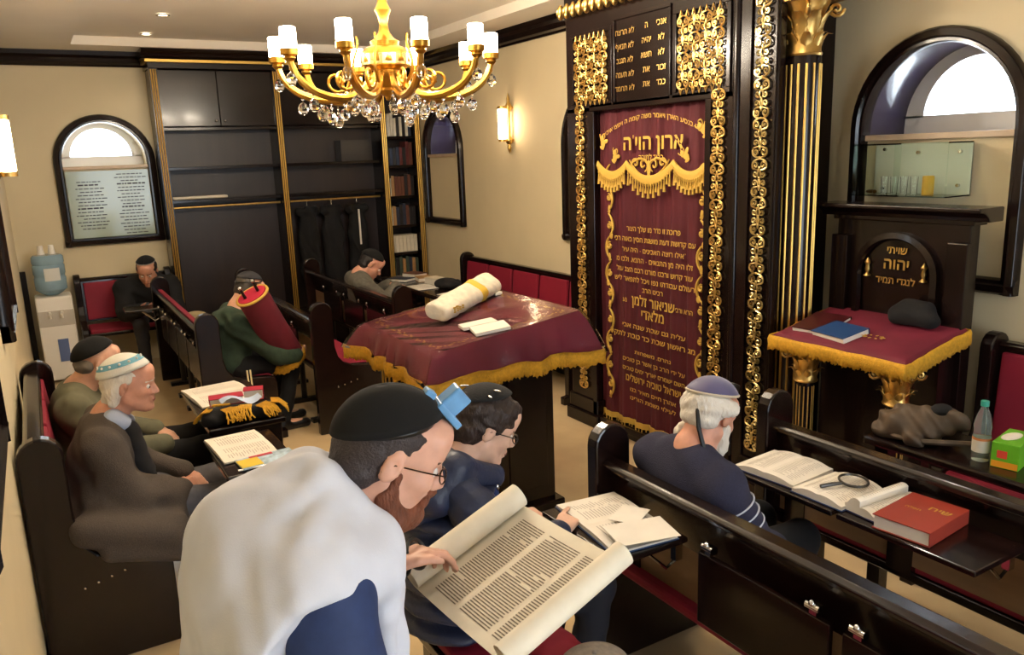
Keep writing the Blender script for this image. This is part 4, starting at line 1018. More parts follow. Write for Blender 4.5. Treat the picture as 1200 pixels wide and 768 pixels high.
def torso(B, P, ex=0, k=.05, belly=0, hem=0, wide=1.0):
    shL, shR, pel = [np.array(P[q], float) for q in ('shL', 'shR', 'pel')]; ch = (shL+shR)/2; up = unit(ch-pel); lat = unit(shL-shR); lat = unit(lat-up*np.dot(lat, up)); fw_ = np.cross(lat, up); R = np.stack([fw_, lat, up], 1)
    L = np.linalg.norm(ch-pel)
    B.cap(shL-lat*.03, shR+lat*.03, .072+ex, None, k)
    B.ell(pel+up*L*.76+fw_*.01, (.118+ex, .178*wide+ex, .19), R, k); B.ell(pel+up*L*.4+fw_*(.01+belly*.5), (.118+ex+belly, .168*wide+ex, .22), R, k); B.ell(pel+up*.03, (.128+ex+belly*.5, .182*wide+ex, .15+hem), R, k)
    return R
def figure(label, P, skin, h=.0085, name='person'):
    base = P.get('base', (P['pel'][0], P['pel'][1], 0)); root = thing(name, label, 'person', base)
    B = Blob(); H = Head(P['head'], P['hf'], P.get('hu', (0, 0, 1)), P.get('hs', 1.0)); add_head(B, H)
    nb = np.array(P['neck'], float); B.cap(H(-.03, 0, -.04), nb, .054, .06, .03); B.cap(H(.0, 0, -.06), nb+V3(.01, 0, .01), .04, .05, .03)
    torso(B, P, -.03); sh = (np.array(P['shL'])+np.array(P['shR']))/2; B.cap(nb, sh, .06, .08, .04)
    for s in 'LR':
        B.cap(P['sh'+s], P['el'+s], .042, .036); B.cap(P['el'+s], P['wr'+s], .038, .026)
        hp = P['pel'] + np.array(P['kn'+s], float)*0
        B.cap(P['hip'+s], P['kn'+s], .066, .05); B.cap(P['kn'+s], P['an'+s], .05, .036)
        an = np.array(P['an'+s], float); tf = unit(P.get('toe', (1, 0, 0))); B.cap(an+V3(0, 0, -.03), an+tf*.13+V3(0, 0, -.045), .03, .026)
        hd = P.get('hand'+s)
        if hd: add_hand(B, P['wr'+s], **hd)
    body = B.build('body', skin, root, h)
    return root, H
def coat(root, P, m, h=.009, ex=.012, noise=None, name='jacket', arm=(.064, .056, .046), cuff=.93, belly=0, hem=0, quilt=0, extra=None, k=.045, wide=1.0):
    B = Blob()
    R = torso(B, P, ex, k, belly, hem, wide)
    for s in 'LR':
        sh, el, wr = [np.array(P[q+s], float) for q in ('sh', 'el', 'wr')]
        B.cap(sh, el, arm[0], arm[1], .035, quilt=quilt, qn=4); B.cap(el, el+(wr-el)*cuff, arm[1], arm[2], .02, quilt=quilt, qn=4)
    if extra: extra(B, R)
    return B.build(name, m, root, h, noise)
def trousers(root, P, m, h=.01, noise=None, r=(.088, .07, .052)):
    B = Blob(); B.cap(P['hipL'], P['hipR'], .105)
    for s in 'LR':
        kn, an = np.array(P['kn'+s], float), np.array(P['an'+s], float)
        B.cap(P['hip'+s], kn, r[0], r[1], .03); B.cap(kn, kn+(an-kn)*.97, r[1]*.95, r[2], .025)
    return B.build('trousers', m, root, h, noise)
def shoes(root, P, m):
    for s in 'LR':
        an = np.array(P['an'+s], float); tf = unit(P.get('toe', (1, 0, 0))); B = Blob(); z = an[2]
        B.cap(an+V3(0, 0, -.02), an-tf*.03+V3(0, 0, .04-z), .042, .036, .02); B.cap(an-tf*.03+V3(0, 0, .035-z), an+tf*.17+V3(0, 0, .032-z), .04, .034, .03); B.clip((0, 0, .002), (0, 0, -1))
        B.build('shoe', m, root, .009)
def glasses(root, H, m, r=.0015, w=.021, hgt=.014):
    g = None
    for y in (-1, 1):
        pts = [tuple(H(.104-.1*(abs(.033+w*math.cos(a))-.033)*.3, y*(.033+w*math.cos(a)), -.004+hgt*math.sin(a))) for a in np.linspace(0, 2*PI, 21)]
        o = MB().tube(pts, r, 6).build('glasses_rim', m, root, smooth=True)
        ln = MB().tube([tuple(H(.1, y*.053, .002)), tuple(H(.05, y*.076, .006)), tuple(H(-.005, y*.083, .006)), tuple(H(-.025, y*.084, -.012))], r, 6).build('glasses_temple', m, root, smooth=True)
    MB().tube([tuple(H(.106, -.012, 0)), tuple(H(.112, 0, .004)), tuple(H(.106, .012, 0))], r, 6).build('glasses_bridge', m, root, smooth=True)
def strap(root, H, m, z0=.055, w=.01, tilt=.0):
    """leather head strap as a loop around the crown"""
    P = []
    for j in range(37):
        a = 2*PI*j/36; x, y = math.cos(a), math.sin(a); zz = z0+.045*x
        rr_ = math.sqrt(max(.05, 1-((zz-.033)/.092)**2)); P.append([Vector(H(-.012+x*.107*rr_, y*.086*rr_, zz+q)) for q in (-w/2, w/2)])
    o = MB().grid(P).build('head_strap', m, root, smooth=True, angle=80); md = o.modifiers.new('thick', 'SOLIDIFY'); md.thickness = .003; md.offset = 0
    return o
SK1 = mat('skin_light', '#c9987f', .5, var=.08, vscale=30, sss=.08); SK2 = mat('skin_ruddy', '#c48c74', .5, var=.12, vscale=25, sss=.08)
HAIRD = mat('dark_hair', '#191110', .55, bump=.6, bscale=120, stretch=(1, 1, .3)); HAIRW = mat('white_hair', '#cfc8bd', .6, bump=.6, bscale=120, stretch=(1, 1, .3)); HAIRB = mat('brown_hair', '#2a1d18', .5, bump=.6, bscale=150, stretch=(1, 1, .3))
BEARD = mat('auburn_beard', '#6e3d28', .7, var=.3, vscale=60, bump=.8, bscale=160, stretch=(1, 1, .4))
SHOE = mat('black_shoe', '#100e0e', .35)
def hair(root, H, m, prims, clips=(), noise=None, h=.006, name='hair', negs=()):
    B = Blob()
    for p in prims:
        if len(p) == 2: B.ell(H(*p[0]), H.r(*p[1]), H.R, .02)
        else: B.cap(H(*p[0]), H(*p[1]), p[2]*H.s, p[3]*H.s, .02)
    for p in negs: B.ell(H(*p[0]), H.r(*p[1]), H.R, .01, True)
    for pt, n in clips: B.clip(H(*pt), H.R@unit(n))
    return B.build(name, m, root, h, noise)

# ---------------------------------------------------------------- man in grey tweed on the wall bench
P1 = dict(head=(.255, 3.76, 1.075), hf=(.93, -.33, -.08), neck=(.165, 3.79, .945), shL=(.14, 3.97, .875), shR=(.11, 3.585, .865), pel=(.06, 3.78, .53),
          elL=(.27, 4.02, .62), elR=(.2, 3.53, .61), wrL=(.44, 3.86, .58), wrR=(.41, 3.68, .575), hipL=(.1, 3.88, .53), hipR=(.1, 3.68, .53), knL=(.58, 3.87, .52), knR=(.58, 3.64, .51), anL=(.50, 3.85, .09), anR=(.42, 3.62, .09),
          handL=dict(d=(.4, -.8, -.2), n=(-.3, .2, -1), t=(.8, .3, .2), curl=(.5, .6, .6, .7)), handR=dict(d=(.65, .7, -.1), n=(0, 0, -1), t=(-.2, .5, .6), curl=(.6, .7, .8, .8)))
r1, H1 = figure('seated man with white hair, blue-banded white skullcap and grey tweed jacket', P1, SK2)
TW = mat('grey_tweed', '#463d36', .9, var=.22, vscale=260, bump=.3, bscale=200)
def ex1(B, R):
    B.cap((.02, 3.62, .52), (.3, 3.56, .45), .1, .07, .05); B.cap((.34, 3.57, .5), (.2, 3.54, .43), .07, .06, .04); B.cap((.1, 3.6, .62), (.3, 3.62, .6), .12, .09, .05); B.cap((.04, 3.47, .57), (.33, 3.46, .5), .075, .065, .05); B.cap((.0, 3.43, .58), (.33, 3.42, .48), .06, .05, .04); B.cap((.08, 3.40, .48), (.33, 3.41, .41), .04, .04, .04)
    B.cap((.13, 3.7, .9), (.17, 3.88, .91), .065, .065, .04)
coat(r1, P1, TW, extra=ex1, noise=folds(.006, 30, 1), arm=(.075, .07, .058), belly=.03)
Blob().cap((.21, 3.69, .925), (.235, 3.80, .905), .03, .028, .02).cap((.17, 3.70, .945), (.18, 3.87, .945), .045, .04, .03).build('shirt_collar', mat('pale_blue_shirt', '#9fa9be', .7), r1, .008)
Blob().cap((.23, 3.70, .90), (.265, 3.70, .66), .035, .05, .02).build('dark_scarf', mat('dark_scarf', '#1d1a1b', .9), r1, .009, folds(.004, 60, 2))
trousers(r1, P1, mat('grey_trousers', '#55545a', .85, var=.1, vscale=40), noise=folds(.005, 34, 3)); shoes(r1, P1, SHOE)
face_parts(r1, H1, HAIRW)
hair(r1, H1, HAIRW, [((-.035, 0, .03), (.085, .084, .075)), ((-.06, 0, -.03), (.05, .078, .06)), ((-.085, 0, -.075), (.03, .05, .03)), ((-.005, 0, .045), (.072, .084, .045)), ((-.035, .074, .0), (-.05, .07, -.06), .022, .024), ((-.035, -.074, .0), (-.05, -.07, -.06), .022, .024)], noise=hairnoise(.0025, 170), h=.0055)
KN = mat('white_knit', '#d6d3c8', .9, bump=.7, bscale=260)
k1, (kc, kR) = kippah(r1, H1, KN, r=.103, a=1.28, tilt=-.3)
BAND = mat('blue_knit_band', '#6ba0b3', .9, bump=.7, bscale=260)
pr = [(math.sin(t), math.cos(t)) for t in np.linspace(.98, .72, 4)]
o = MB().grid([[Vector(kc+kR@(np.array([math.cos(2*PI*j/36)*p*.1095, math.sin(2*PI*j/36)*p*.0895, q*.0975])*1.112)) for p, q in pr] for j in range(37)]).build('blue_band', BAND, k1, smooth=True)
for j in range(14):
    a = 2*PI*j/14; p, q = math.sin(.85), math.cos(.85); MB().ell(tuple(kc+kR@(np.array([math.cos(a)*p*.110, math.sin(a)*p*.09, q*.098])*1.115)), .006, 6, 4).build('white_motif', KN, k1, smooth=True)

# ---------------------------------------------------------------- man in olive coat beyond him
P2 = dict(head=(.17, 4.50, 1.035), hf=(.93, .2, -.25), neck=(.08, 4.50, .91), shL=(.06, 4.70, .85), shR=(.03, 4.31, .845), pel=(.05, 4.5, .52), elL=(.2, 4.74, .62), elR=(.2, 4.27, .60), wrL=(.42, 4.6, .59), wrR=(.43, 4.36, .58), hipL=(.1, 4.6, .52), hipR=(.1, 4.4, .52), knL=(.6, 4.6, .52), knR=(.62, 4.36, .51), anL=(.62, 4.58, .09), anR=(.66, 4.34, .09),
          handL=dict(d=(.5, -.8, -.2), n=(0, 0, -1), t=(.8, .3, 0)), handR=dict(d=(.7, .6, -.2), n=(0, 0, -1), t=(-.3, .6, .4)))
r2_, H2 = figure('seated older man in black skullcap and olive coat beyond the tweed jacket', P2, SK1, .009)
OLV = mat('olive_coat', '#5d5b47', .85, var=.12, vscale=20)
coat(r2_, P2, OLV, noise=folds(.006, 28, 5), arm=(.078, .072, .06), extra=lambda B, R: (B.cap((.05, 4.40, .9), (.08, 4.6, .91), .06, .06, .04), B.cap((.3, 4.4, .5), (.44, 4.42, .47), .07, .05, .04)))
trousers(r2_, P2, BLACKF, noise=folds(.004, 30, 6)); shoes(r2_, P2, SHOE); face_parts(r2_, H2, HAIRW)
kippah(r2_, H2, mat('black_velvet', '#070607', .95), r=.096, a=1.3, tilt=-.6)
hair(r2_, H2, mat('grey_hair', '#6a625a', .7), [((-.055, 0, -.015), (.05, .079, .05))], noise=hairnoise(.002, 150), h=.007)
glasses(r2_, H2, mat('thin_metal', '#55504a', .3, 1))

# ---------------------------------------------------------------- man in green hugging a scroll
P3 = dict(head=(1.30, 6.08, 1.085), hf=(.8, .25, -.5), neck=(1.2, 6.06, .96), shL=(1.2, 6.26, .87), shR=(1.16, 5.87, .86), pel=(1.1, 6.05, .53), elL=(1.42, 6.3, .66), elR=(1.4, 5.83, .61), wrL=(1.52, 6.12, .62), wrR=(1.55, 5.86, .58), hipL=(1.15, 6.15, .53), hipR=(1.15, 5.95, .53), knL=(1.53, 6.2, .52), knR=(1.54, 5.95, .51), anL=(1.46, 6.15, .09), anR=(1.42, 5.9, .09),
          handL=dict(d=(.3, -.9, 0), n=(-.8, -.2, 0), t=(0, 0, 1)), handR=dict(d=(.8, .5, .1), n=(-.3, .8, 0), t=(-.2, 0, 1)))
r3, H3 = figure('seated man in dark green jacket hugging a red-mantled scroll', P3, SK1, .009)
GRN = mat('green_fleece', '#2b3a2c', .95, var=.15, vscale=30)
coat(r3, P3, GRN, noise=folds(.006, 28, 8), arm=(.08, .074, .06), extra=lambda B, R: (B.cap((1.12, 5.96, .93), (1.16, 6.18, .93), .055, .06, .04), B.cap((1.06, 6.0, .89), (1.08, 6.15, .88), .06, .06, .04)))
trousers(r3, P3, BLACKF, noise=folds(.004, 30, 9)); shoes(r3, P3, SHOE); face_parts(r3, H3, HAIRD)
hair(r3, H3, mat('grey_brown_hair', '#3a342f', .6), [((-.03, 0, .03), (.086, .082, .08)), ((-.05, 0, -.03), (.05, .076, .05))], noise=hairnoise(.002, 150), h=.007)
kippah(r3, H3, mat('charcoal_knit', '#2b2a2d', .9, bump=.5, bscale=200), r=.096, a=1.1, tilt=-.3)
strap(r3, H3, BLACKL)
# ---------------------------------------------------------------- man on the back bench
P4 = dict(hs=1.14, head=(.885, 8.60, 1.0), hf=(-.25, -.85, -.45), neck=(.88, 8.70, .885), shL=(1.10, 8.72, .83), shR=(.66, 8.72, .83), pel=(.88, 8.80, .53), elL=(1.1, 8.55, .6), elR=(.64, 8.54, .61), wrL=(.98, 8.36, .64), wrR=(.76, 8.33, .66), hipL=(.98, 8.76, .53), hipR=(.78, 8.76, .53), knL=(1.0, 8.34, .5), knR=(.74, 8.32, .5), anL=(1.0, 8.34, .09), anR=(.74, 8.30, .09), toe=(0, -1, 0),
          handL=dict(d=(-.5, -.7, .1), n=(-.5, .2, .5), t=(0, .3, 1)), handR=dict(d=(.4, -.8, .1), n=(0, .2, .8), t=(-.6, 0, .6)))
r4, H4 = figure('seated man in black hooded jacket on the red bench at the back wall', P4, SK2, .009)
coat(r4, P4, BLACKF, noise=folds(.006, 28, 11), ex=.03, arm=(.095, .085, .065), extra=lambda B, R: (B.cap((.77, 8.78, .9), (.99, 8.78, .9), .06, .06, .04),))
trousers(r4, P4, mat('charcoal_trousers', '#2b2a2f', .9), noise=folds(.004, 30, 12)); shoes(r4, P4, SHOE); face_parts(r4, H4, HAIRD)
hair(r4, H4, HAIRD, [((-.028, 0, .035), (.09, .083, .08)), ((-.05, 0, -.02), (.05, .078, .05)), ((.0, 0, .03), (.068, .081, .05))], noise=hairnoise(.002, 150), h=.007)
hair(r4, H4, HAIRD, [((.055, 0, -.098), (.035, .045, .025))], noise=hairnoise(.002, 150), h=.007, name='beard')
kippah(r4, H4, mat('black_velvet', '#070607', .95), r=.096, a=1.0, tilt=-.2, trim=mat('grey_trim', '#8a8580', .8))
# ---------------------------------------------------------------- man in grey by the bookcase
P5 = dict(hs=1.08, head=(2.66, 7.12, 1.035), hf=(.75, -.2, -.62), neck=(2.55, 7.14, .95), shL=(2.55, 7.34, .88), shR=(2.52, 6.95, .88), pel=(2.62, 7.15, .53), elL=(2.74, 7.38, .70), elR=(2.70, 6.92, .72), wrL=(2.86, 7.2, .815), wrR=(2.86, 7.0, .815), hipL=(2.66, 7.25, .53), hipR=(2.66, 7.05, .53), knL=(2.82, 7.25, .48), knR=(2.82, 7.02, .48), anL=(2.8, 7.25, .09), anR=(2.8, 7.02, .09),
          handL=dict(d=(.8, -.4, -.1), n=(0, 0, -1), t=(.2, -.8, 0), curl=(.3, .35, .4, .4)), handR=dict(d=(.8, .4, -.1), n=(0, 0, -1), t=(.2, .8, 0), curl=(.3, .35, .4, .4)))
r5, H5 = figure('bowed man in grey jacket and black skullcap reading near the bookcase', P5, SK2, .009)
coat(r5, P5, mat('grey_jacket', '#5b574e', .9, var=.15, vscale=40), noise=folds(.006, 28, 14), arm=(.074, .066, .054), extra=lambda B, R: (B.cap((2.52, 7.04, .93), (2.52, 7.24, .93), .05, .05, .04),))
trousers(r5, P5, BLACKF, noise=folds(.004, 30, 15)); shoes(r5, P5, SHOE); face_parts(r5, H5, HAIRD)
hair(r5, H5, HAIRD, [((-.03, 0, .03), (.084, .08, .078)), ((-.05, 0, -.03), (.05, .076, .05))], noise=hairnoise(.002, 150), h=.007)
kippah(r5, H5, mat('black_velvet', '#070607', .95), r=.096, a=1.3, tilt=-.2)
# ---------------------------------------------------------------- young man in the puffer jacket
P6 = dict(head=(1.175, 2.2, 1.13), hf=(.88, -.2, -.42), neck=(1.07, 2.2, 1.005), shL=(1.03, 2.42, .95), shR=(1.02, 2.0, .95), pel=(1.05, 2.2, .56), elL=(1.22, 2.46, .74), elR=(1.12, 1.94, .72), wrL=(1.36, 2.36, .70), wrR=(1.365, 2.05, .765), hipL=(1.1, 2.3, .54), hipR=(1.1, 2.1, .54), knL=(1.50, 2.28, .54), knR=(1.48, 2.02, .54), anL=(1.44, 2.28, .09), anR=(1.42, 2.02, .09),
          handL=dict(d=(.8, -.3, .0), n=(0, 0, -1), t=(0, -1, 0)), handR=dict(d=(.75, .55, .06), n=(.1, 0, -1), t=(-.45, .7, .2), curl=(.12, .7, .8, .85), thumb=(.35, .5)))
r6, H6 = figure('young man with glasses in navy quilted puffer jacket pointing at a book', P6, mat('skin_fair', '#cfa58e', .5, var=.06, vscale=30, sss=.08), .0068)
NAVY = mat('navy_puffer', '#20273f', .45, var=.12, vscale=12, bump=.25, bscale=60)
B = Blob(); pel, chn = V3(1.03, 2.2, .52), V3(1.02, 2.21, .97)
for i in range(7):
    t = i/6; c = pel+(chn-pel)*t; B.ell(c+V3(.012*math.sin(t*3)-.012, 0, 0), (.178-.012*t, .248-.012*abs(i-3), .043), None, .003)
B.cap((1.02, 2.2, .6), (1.0, 2.2, .95), .14, .12, .02)
B.cap((1.0, 2.04, 1.0), (1.0, 2.38, 1.0), .06, .06, .01)
for s in 'LR':
    sh_, el_, wr_ = [np.array(P6[q+s]) for q in ('sh', 'el', 'wr')]
    for (a, b, ra, rb, n) in ((sh_, el_, .098, .088, 5), (el_, el_+(wr_-el_)*.86, .082, .06, 5)):
        for i in range(n): c = a+(b-a)*((i+.5)/n); L = np.linalg.norm(b-a)/n; ax_ = unit(b-a); rad = ra+(rb-ra)*(i+.5)/n; u_, v_, _ = frame_of(ax_); B.ell(c, (rad, rad, L*.56), np.stack([np.array(u_), np.array(v_), ax_], 1), .004)
for s in 'LR':
    B.ell(P6['el'+s], .078, None, .01); B.cap(P6['sh'+s], P6['el'+s], .078, .07, .01); e1, w1 = np.array(P6['el'+s]), np.array(P6['wr'+s]); B.cap(e1, e1+(w1-e1)*.9, .06, .05, .02)
B.build('puffer_jacket', NAVY, r6, .0072, folds(.0028, 60, 17))
Blob().cap((.99, 2.07, 1.06), (.98, 2.33, 1.06), .06, .06, .04).cap((.99, 2.07, 1.06), (1.15, 2.10, 1.0), .05, .036, .03).cap((.99, 2.33, 1.06), (1.15, 2.30, 1.0), .05, .036, .03).cap((.93, 2.08, 1.0), (.92, 2.30, 1.0), .07, .07, .04).cap((.9, 2.14, .93), (.9, 2.26, .93), .06, .06, .04).build('hood', NAVY, r6, .008, folds(.005, 40, 18))
tag(MB().ell((1.125, 2.04, .985), (.006, .004, .01)).build('snap', CHROME, r6, smooth=True))
Blob().cap((1.16, 2.15, .96), (1.2, 2.15, .72), .02, .02, .01).cap((1.16, 2.26, .96), (1.2, 2.26, .72), .02, .02, .01).build('front_placket', mat('navy_lining', '#1d2e5c', .6), r6, .009)
trousers(r6, P6, mat('navy_trousers', '#171a26', .8, var=.1), noise=folds(.005, 30, 19)); shoes(r6, P6, SHOE); face_parts(r6, H6, HAIRD)
hair(r6, H6, HAIRB, [((-.02, 0, .045), (.104, .09, .085)), ((-.055, 0, -.02), (.055, .084, .06)), ((.05, 0, .085), (.045, .065, .03)), ((.005, 0, .045), (.075, .086, .05))], noise=hairnoise(.004, 120), h=.0058)
k6, (c6, R6) = kippah(r6, H6, mat('black_knit', '#121112', .85, bump=.6, bscale=240), r=.107, a=.85, tilt=-.42)
for q, (aa, tt) in enumerate(((-1.2, .6), (-1.6, .75), (2.6, .55))):
    p = c6+R6@(np.array([math.cos(aa)*math.sin(tt)*.12, math.sin(aa)*math.sin(tt)*.1, math.cos(tt)*.109])*1.09); MB().ell(tuple(p), (.017, .005, .004), 8, 6, Matrix.Rotation(aa, 3, 'Z')).build('hair_clip', CHROME, k6, smooth=True)
glasses(r6, H6, mat('dark_frames', '#15110f', .3), .002)
# ---------------------------------------------------------------- old man in the navy sweater
P7 = dict(head=(1.965, 1.98, 1.07), hf=(.86, .12, -.45), neck=(1.88, 1.975, .955), shL=(1.87, 2.165, .885), shR=(1.87, 1.815, .875), pel=(1.95, 1.97, .53), elL=(2.0, 2.22, .66), elR=(1.965, 1.755, .66), wrL=(2.16, 2.1, .58), wrR=(2.16, 1.84, .56), hipL=(1.97, 2.06, .54), hipR=(1.97, 1.86, .54), knL=(2.34, 2.08, .53), knR=(2.34, 1.87, .53), anL=(2.30, 2.08, .09), anR=(2.30, 1.87, .09),
          handL=dict(d=(.8, -.5, -.2), n=(0, 0, -1), t=(0, -.8, .2)), handR=dict(d=(.8, .4, -.2), n=(0, 0, -1), t=(0, .8, .2)))
r7, H7 = figure('old man with white beard, purple skullcap and navy sweater in the pew', P7, SK2, .008)
SWT = mat('navy_sweater', '#2a2a3e', .95, var=.1, vscale=120, bump=.4, bscale=300)
coat(r7, P7, SWT, h=.008, noise=folds(.004, 26, 21), arm=(.076, .068, .055), belly=.02, extra=lambda B, R: (B.cap((1.86, 1.92, .93), (1.87, 2.04, .93), .06, .06, .04), B.cap((1.885, 1.975, .95), (1.895, 1.975, .985), .064, .06, .03),))
sh_, el_ = np.array(P7['shR']), np.array(P7['elR']); ax_ = unit(el_-sh_); u_, v_, _ = frame_of(ax_)
for i, t in enumerate((.3, .47, .64)):
    c = sh_+(el_-sh_)*t; rr_ = .0765-.008*t+.002; MB().tube([c+rr_*(np.array(u_)*math.cos(a)+np.array(v_)*math.sin(a)) for a in np.linspace(0, 2*PI, 25)], .0035, 6).build('sleeve_stripe', mat('white_stripe', '#b9bccb', .8), r7, smooth=True)
trousers(r7, P7, BLACKF); shoes(r7, P7, SHOE); face_parts(r7, H7, HAIRW)
hair(r7, H7, HAIRW, [((-.025, 0, .038), (.098, .089, .056)), ((-.05, 0, .01), (.064, .085, .034)), ((-.055, 0, -.025), (.05, .076, .04)), ((.01, -.078, .04), (-.05, -.08, .02), .024, .02), ((.01, .078, .04), (-.05, .08, .02), .024, .02)], noise=hairnoise(.002, 210), h=.0055)
hair(r7, H7, HAIRW, [((.06, 0, -.10), (.05, .058, .06)), ((.085, 0, -.17), (.04, .05, .07)), ((.02, -.062, -.03), (.05, -.05, -.1), .02, .026), ((.02, .062, -.03), (.05, .05, -.1), .02, .026), ((-.02, .09, -.09), (.0, .075, -.05), .022, .02)], noise=hairnoise(.0025, 190), h=.006, name='beard')
kippah(r7, H7, mat('purple_satin', '#4a466b', .6, sheen=.3, var=.08), r=.1015, a=1.1, tilt=-.25, trim=mat('pale_rim', '#b5a996', .8))
strap(r7, H7, BLACKL, .03, .012)
MB().tube([tuple(H7(-.105, -.02, .0)), tuple(H7(-.095, -.04, -.06)), tuple(H7(-.06, -.06, -.12)), tuple(H7(.0, -.07, -.2))], .008, 6).build('hanging_strap', BLACKL, r7, smooth=True)
MB().obox(tuple(H7(.085, 0, .125)), (.035, .035, .03), Matrix(H7.R.tolist())).build('tefillin_box', BLACKL, r7, bevel=.003)
# ---------------------------------------------------------------- standing reader in the foreground
P0 = dict(head=(.515, 1.35, 1.455), hf=(.88, -.22, -.42), neck=(.405, 1.365, 1.35), shL=(.37, 1.55, 1.30), shR=(.325, 1.19, 1.30), pel=(.25, 1.38, .88), elL=(.49, 1.64, 1.06), elR=(.33, 1.08, 1.02), wrL=(.56, 1.53, 1.125), wrR=(.52, 1.12, .98), hipL=(.25, 1.48, .88), hipR=(.25, 1.28, .88), knL=(.29, 1.5, .48), knR=(.29, 1.28, .48), anL=(.22, 1.5, .09), anR=(.22, 1.28, .09),
          handL=dict(d=(.92, .0, .12), n=(.15, -.35, -1), t=(.2, -1, .2), curl=(.55, .6, .65, .7), thumb=(.55, .0)), handR=dict(d=(.8, .3, .2), n=(-.2, .5, .6), t=(-.2, -.2, 1), curl=(.6, .6, .7, .7)))
r0, H0 = figure('bearded man in white prayer shawl and black skullcap reading from a scroll', P0, mat('skin_reader', '#cc9a84', .5, var=.07, vscale=30, sss=.08), .0062)
SUIT = mat('navy_suit', '#20315a', .75, var=.1, vscale=40)
coat(r0, P0, SUIT, h=.0085, noise=folds(.004, 30, 24), arm=(.08, .07, .052), cuff=.8)
trousers(r0, P0, BLACKF, h=.012); shoes(r0, P0, SHOE)
face_parts(r0, H0, mat('auburn_brow', '#5a3a2a', .7))
hair(r0, H0, mat('short_dark_hair', '#332a2a', .55, bump=.4, bscale=200), [((-.03, 0, .02), (.085, .0805, .085)), ((-.055, 0, -.035), (.05, .076, .05)), ((-.002, 0, .05), (.066, .0805, .045))], noise=hairnoise(.0012, 260), h=.005)
hair(r0, H0, BEARD, [((.062, 0, -.1), (.042, .05, .042)), ((.0, -.056, -.06), (.045, -.05, -.1), .018, .022), ((.0, .056, -.06), (.045, .05, -.1), .018, .022), ((.012, -.066, -.02), (.012, -.06, -.07), .01, .016), ((.012, .066, -.02), (.012, .06, -.07), .01, .016), ((.09, -.028, -.062), (.1, 0, -.05), .009, .009), ((.09, .028, -.062), (.1, 0, -.05), .009, .009)], noise=hairnoise(.0025, 170), h=.005, name='beard')
kippah(r0, H0, mat('black_velvet', '#070607', .95), r=.0965, a=1.3, tilt=-.5)
strap(r0, H0, BLACKL, .062, .012)
TB = mat('blue_plastic_case', '#5d92c2', .3, var=.15, vscale=20)
tb = MB().obox(tuple(H0(.078, 0, .135)), (.04, .045, .05), Matrix(H0.R.tolist())@Matrix.Rotation(.5, 3, 'Y')).build('tefillin_box', TB, r0, bevel=.004)
MB().obox(tuple(H0(.075, 0, .108)), (.062, .055, .014), Matrix(H0.R.tolist())@Matrix.Rotation(.5, 3, 'Y')).build('tefillin_base', TB, r0, bevel=.003)
MB().obox(tuple(H0(.028, 0, .13)), (.022, .03, .022), Matrix(H0.R.tolist())@Matrix.Rotation(.2, 3, 'Y')).build('strap_holder', TB, r0, bevel=.003)
glasses(r0, H0, mat('brown_metal_frames', '#3a2c26', .25, .8), .0016)
# leather straps round the left hand and forearm
for q in (0, .04, .5, .62):
    a, b = (np.array(P0['wrL']), np.array(P0['elL'])); c = a+(b-a)*q if q > .1 else a+unit(np.array((.92, 0, .12)))*(.03+q); ax_ = unit(a-b); u_, v_, _ = frame_of(ax_); rd = .031 if q > .1 else .030
    MB().tube([c+rd*(np.array(u_)*math.cos(t)+np.array(v_)*math.sin(t)*1.1) for t in np.linspace(0, 2*PI, 21)], .005, 6).build('hand_strap', BLACKL, r0, smooth=True)
MB().tube([(.575, 1.505, 1.11), (.55, 1.48, 1.04), (.56, 1.46, .95), (.58, 1.45, .85)], .007, 6).build('hanging_strap', BLACKL, r0, smooth=True)
# prayer shawl: thick folded cloth over shoulders, open at the side
TAL = mat('white_wool_shawl', '#c6c8d2', .9, var=.03, vscale=15, bump=.1, bscale=420)
B = Blob()
for ch_ in (((.375, 1.33, 1.435), (.375, 1.42, 1.435)), ((.375, 1.33, 1.435), (.402, 1.285, 1.395)), ((.402, 1.285, 1.395), (.435, 1.265, 1.35)), ((.435, 1.265, 1.35), (.45, 1.26, 1.24)), ((.45, 1.26, 1.24), (.47, 1.27, .95)), ((.375, 1.42, 1.435), (.42, 1.46, 1.40)), ((.42, 1.46, 1.40), (.48, 1.48, 1.3)), ((.48, 1.48, 1.3), (.49, 1.48, .95))): B.cap(ch_[0], ch_[1], .032, .034, .03)
B.cap((.315, 1.205, 1.335), (.345, 1.55, 1.33), .072, .075, .06); B.ell((.285, 1.365, 1.30), (.12, .19, .15), None, .06); B.cap((.35, 1.37, 1.39), (.255, 1.36, 1.33), .07, .09, .06)
B.ell((.235, 1.37, 1.15), (.115, .21, .28), None, .06); B.ell((.21, 1.37, .9), (.11, .22, .3), None, .05); B.cap((.30, 1.18, 1.325), (.245, 1.165, 1.25), .062, .07, .05)
B.cap((.245, 1.23, 1.25), (.21, 1.23, .9), .07, .075, .05); B.cap((.36, 1.55, 1.3), (.36, 1.6, 1.15), .075, .07, .05)
B.cap((.33, 1.2, 1.335), (.44, 1.25, 1.325), .058, .05, .04); B.cap((.33, 1.19, 1.32), (.42, 1.22, 1.30), .055, .05, .04)
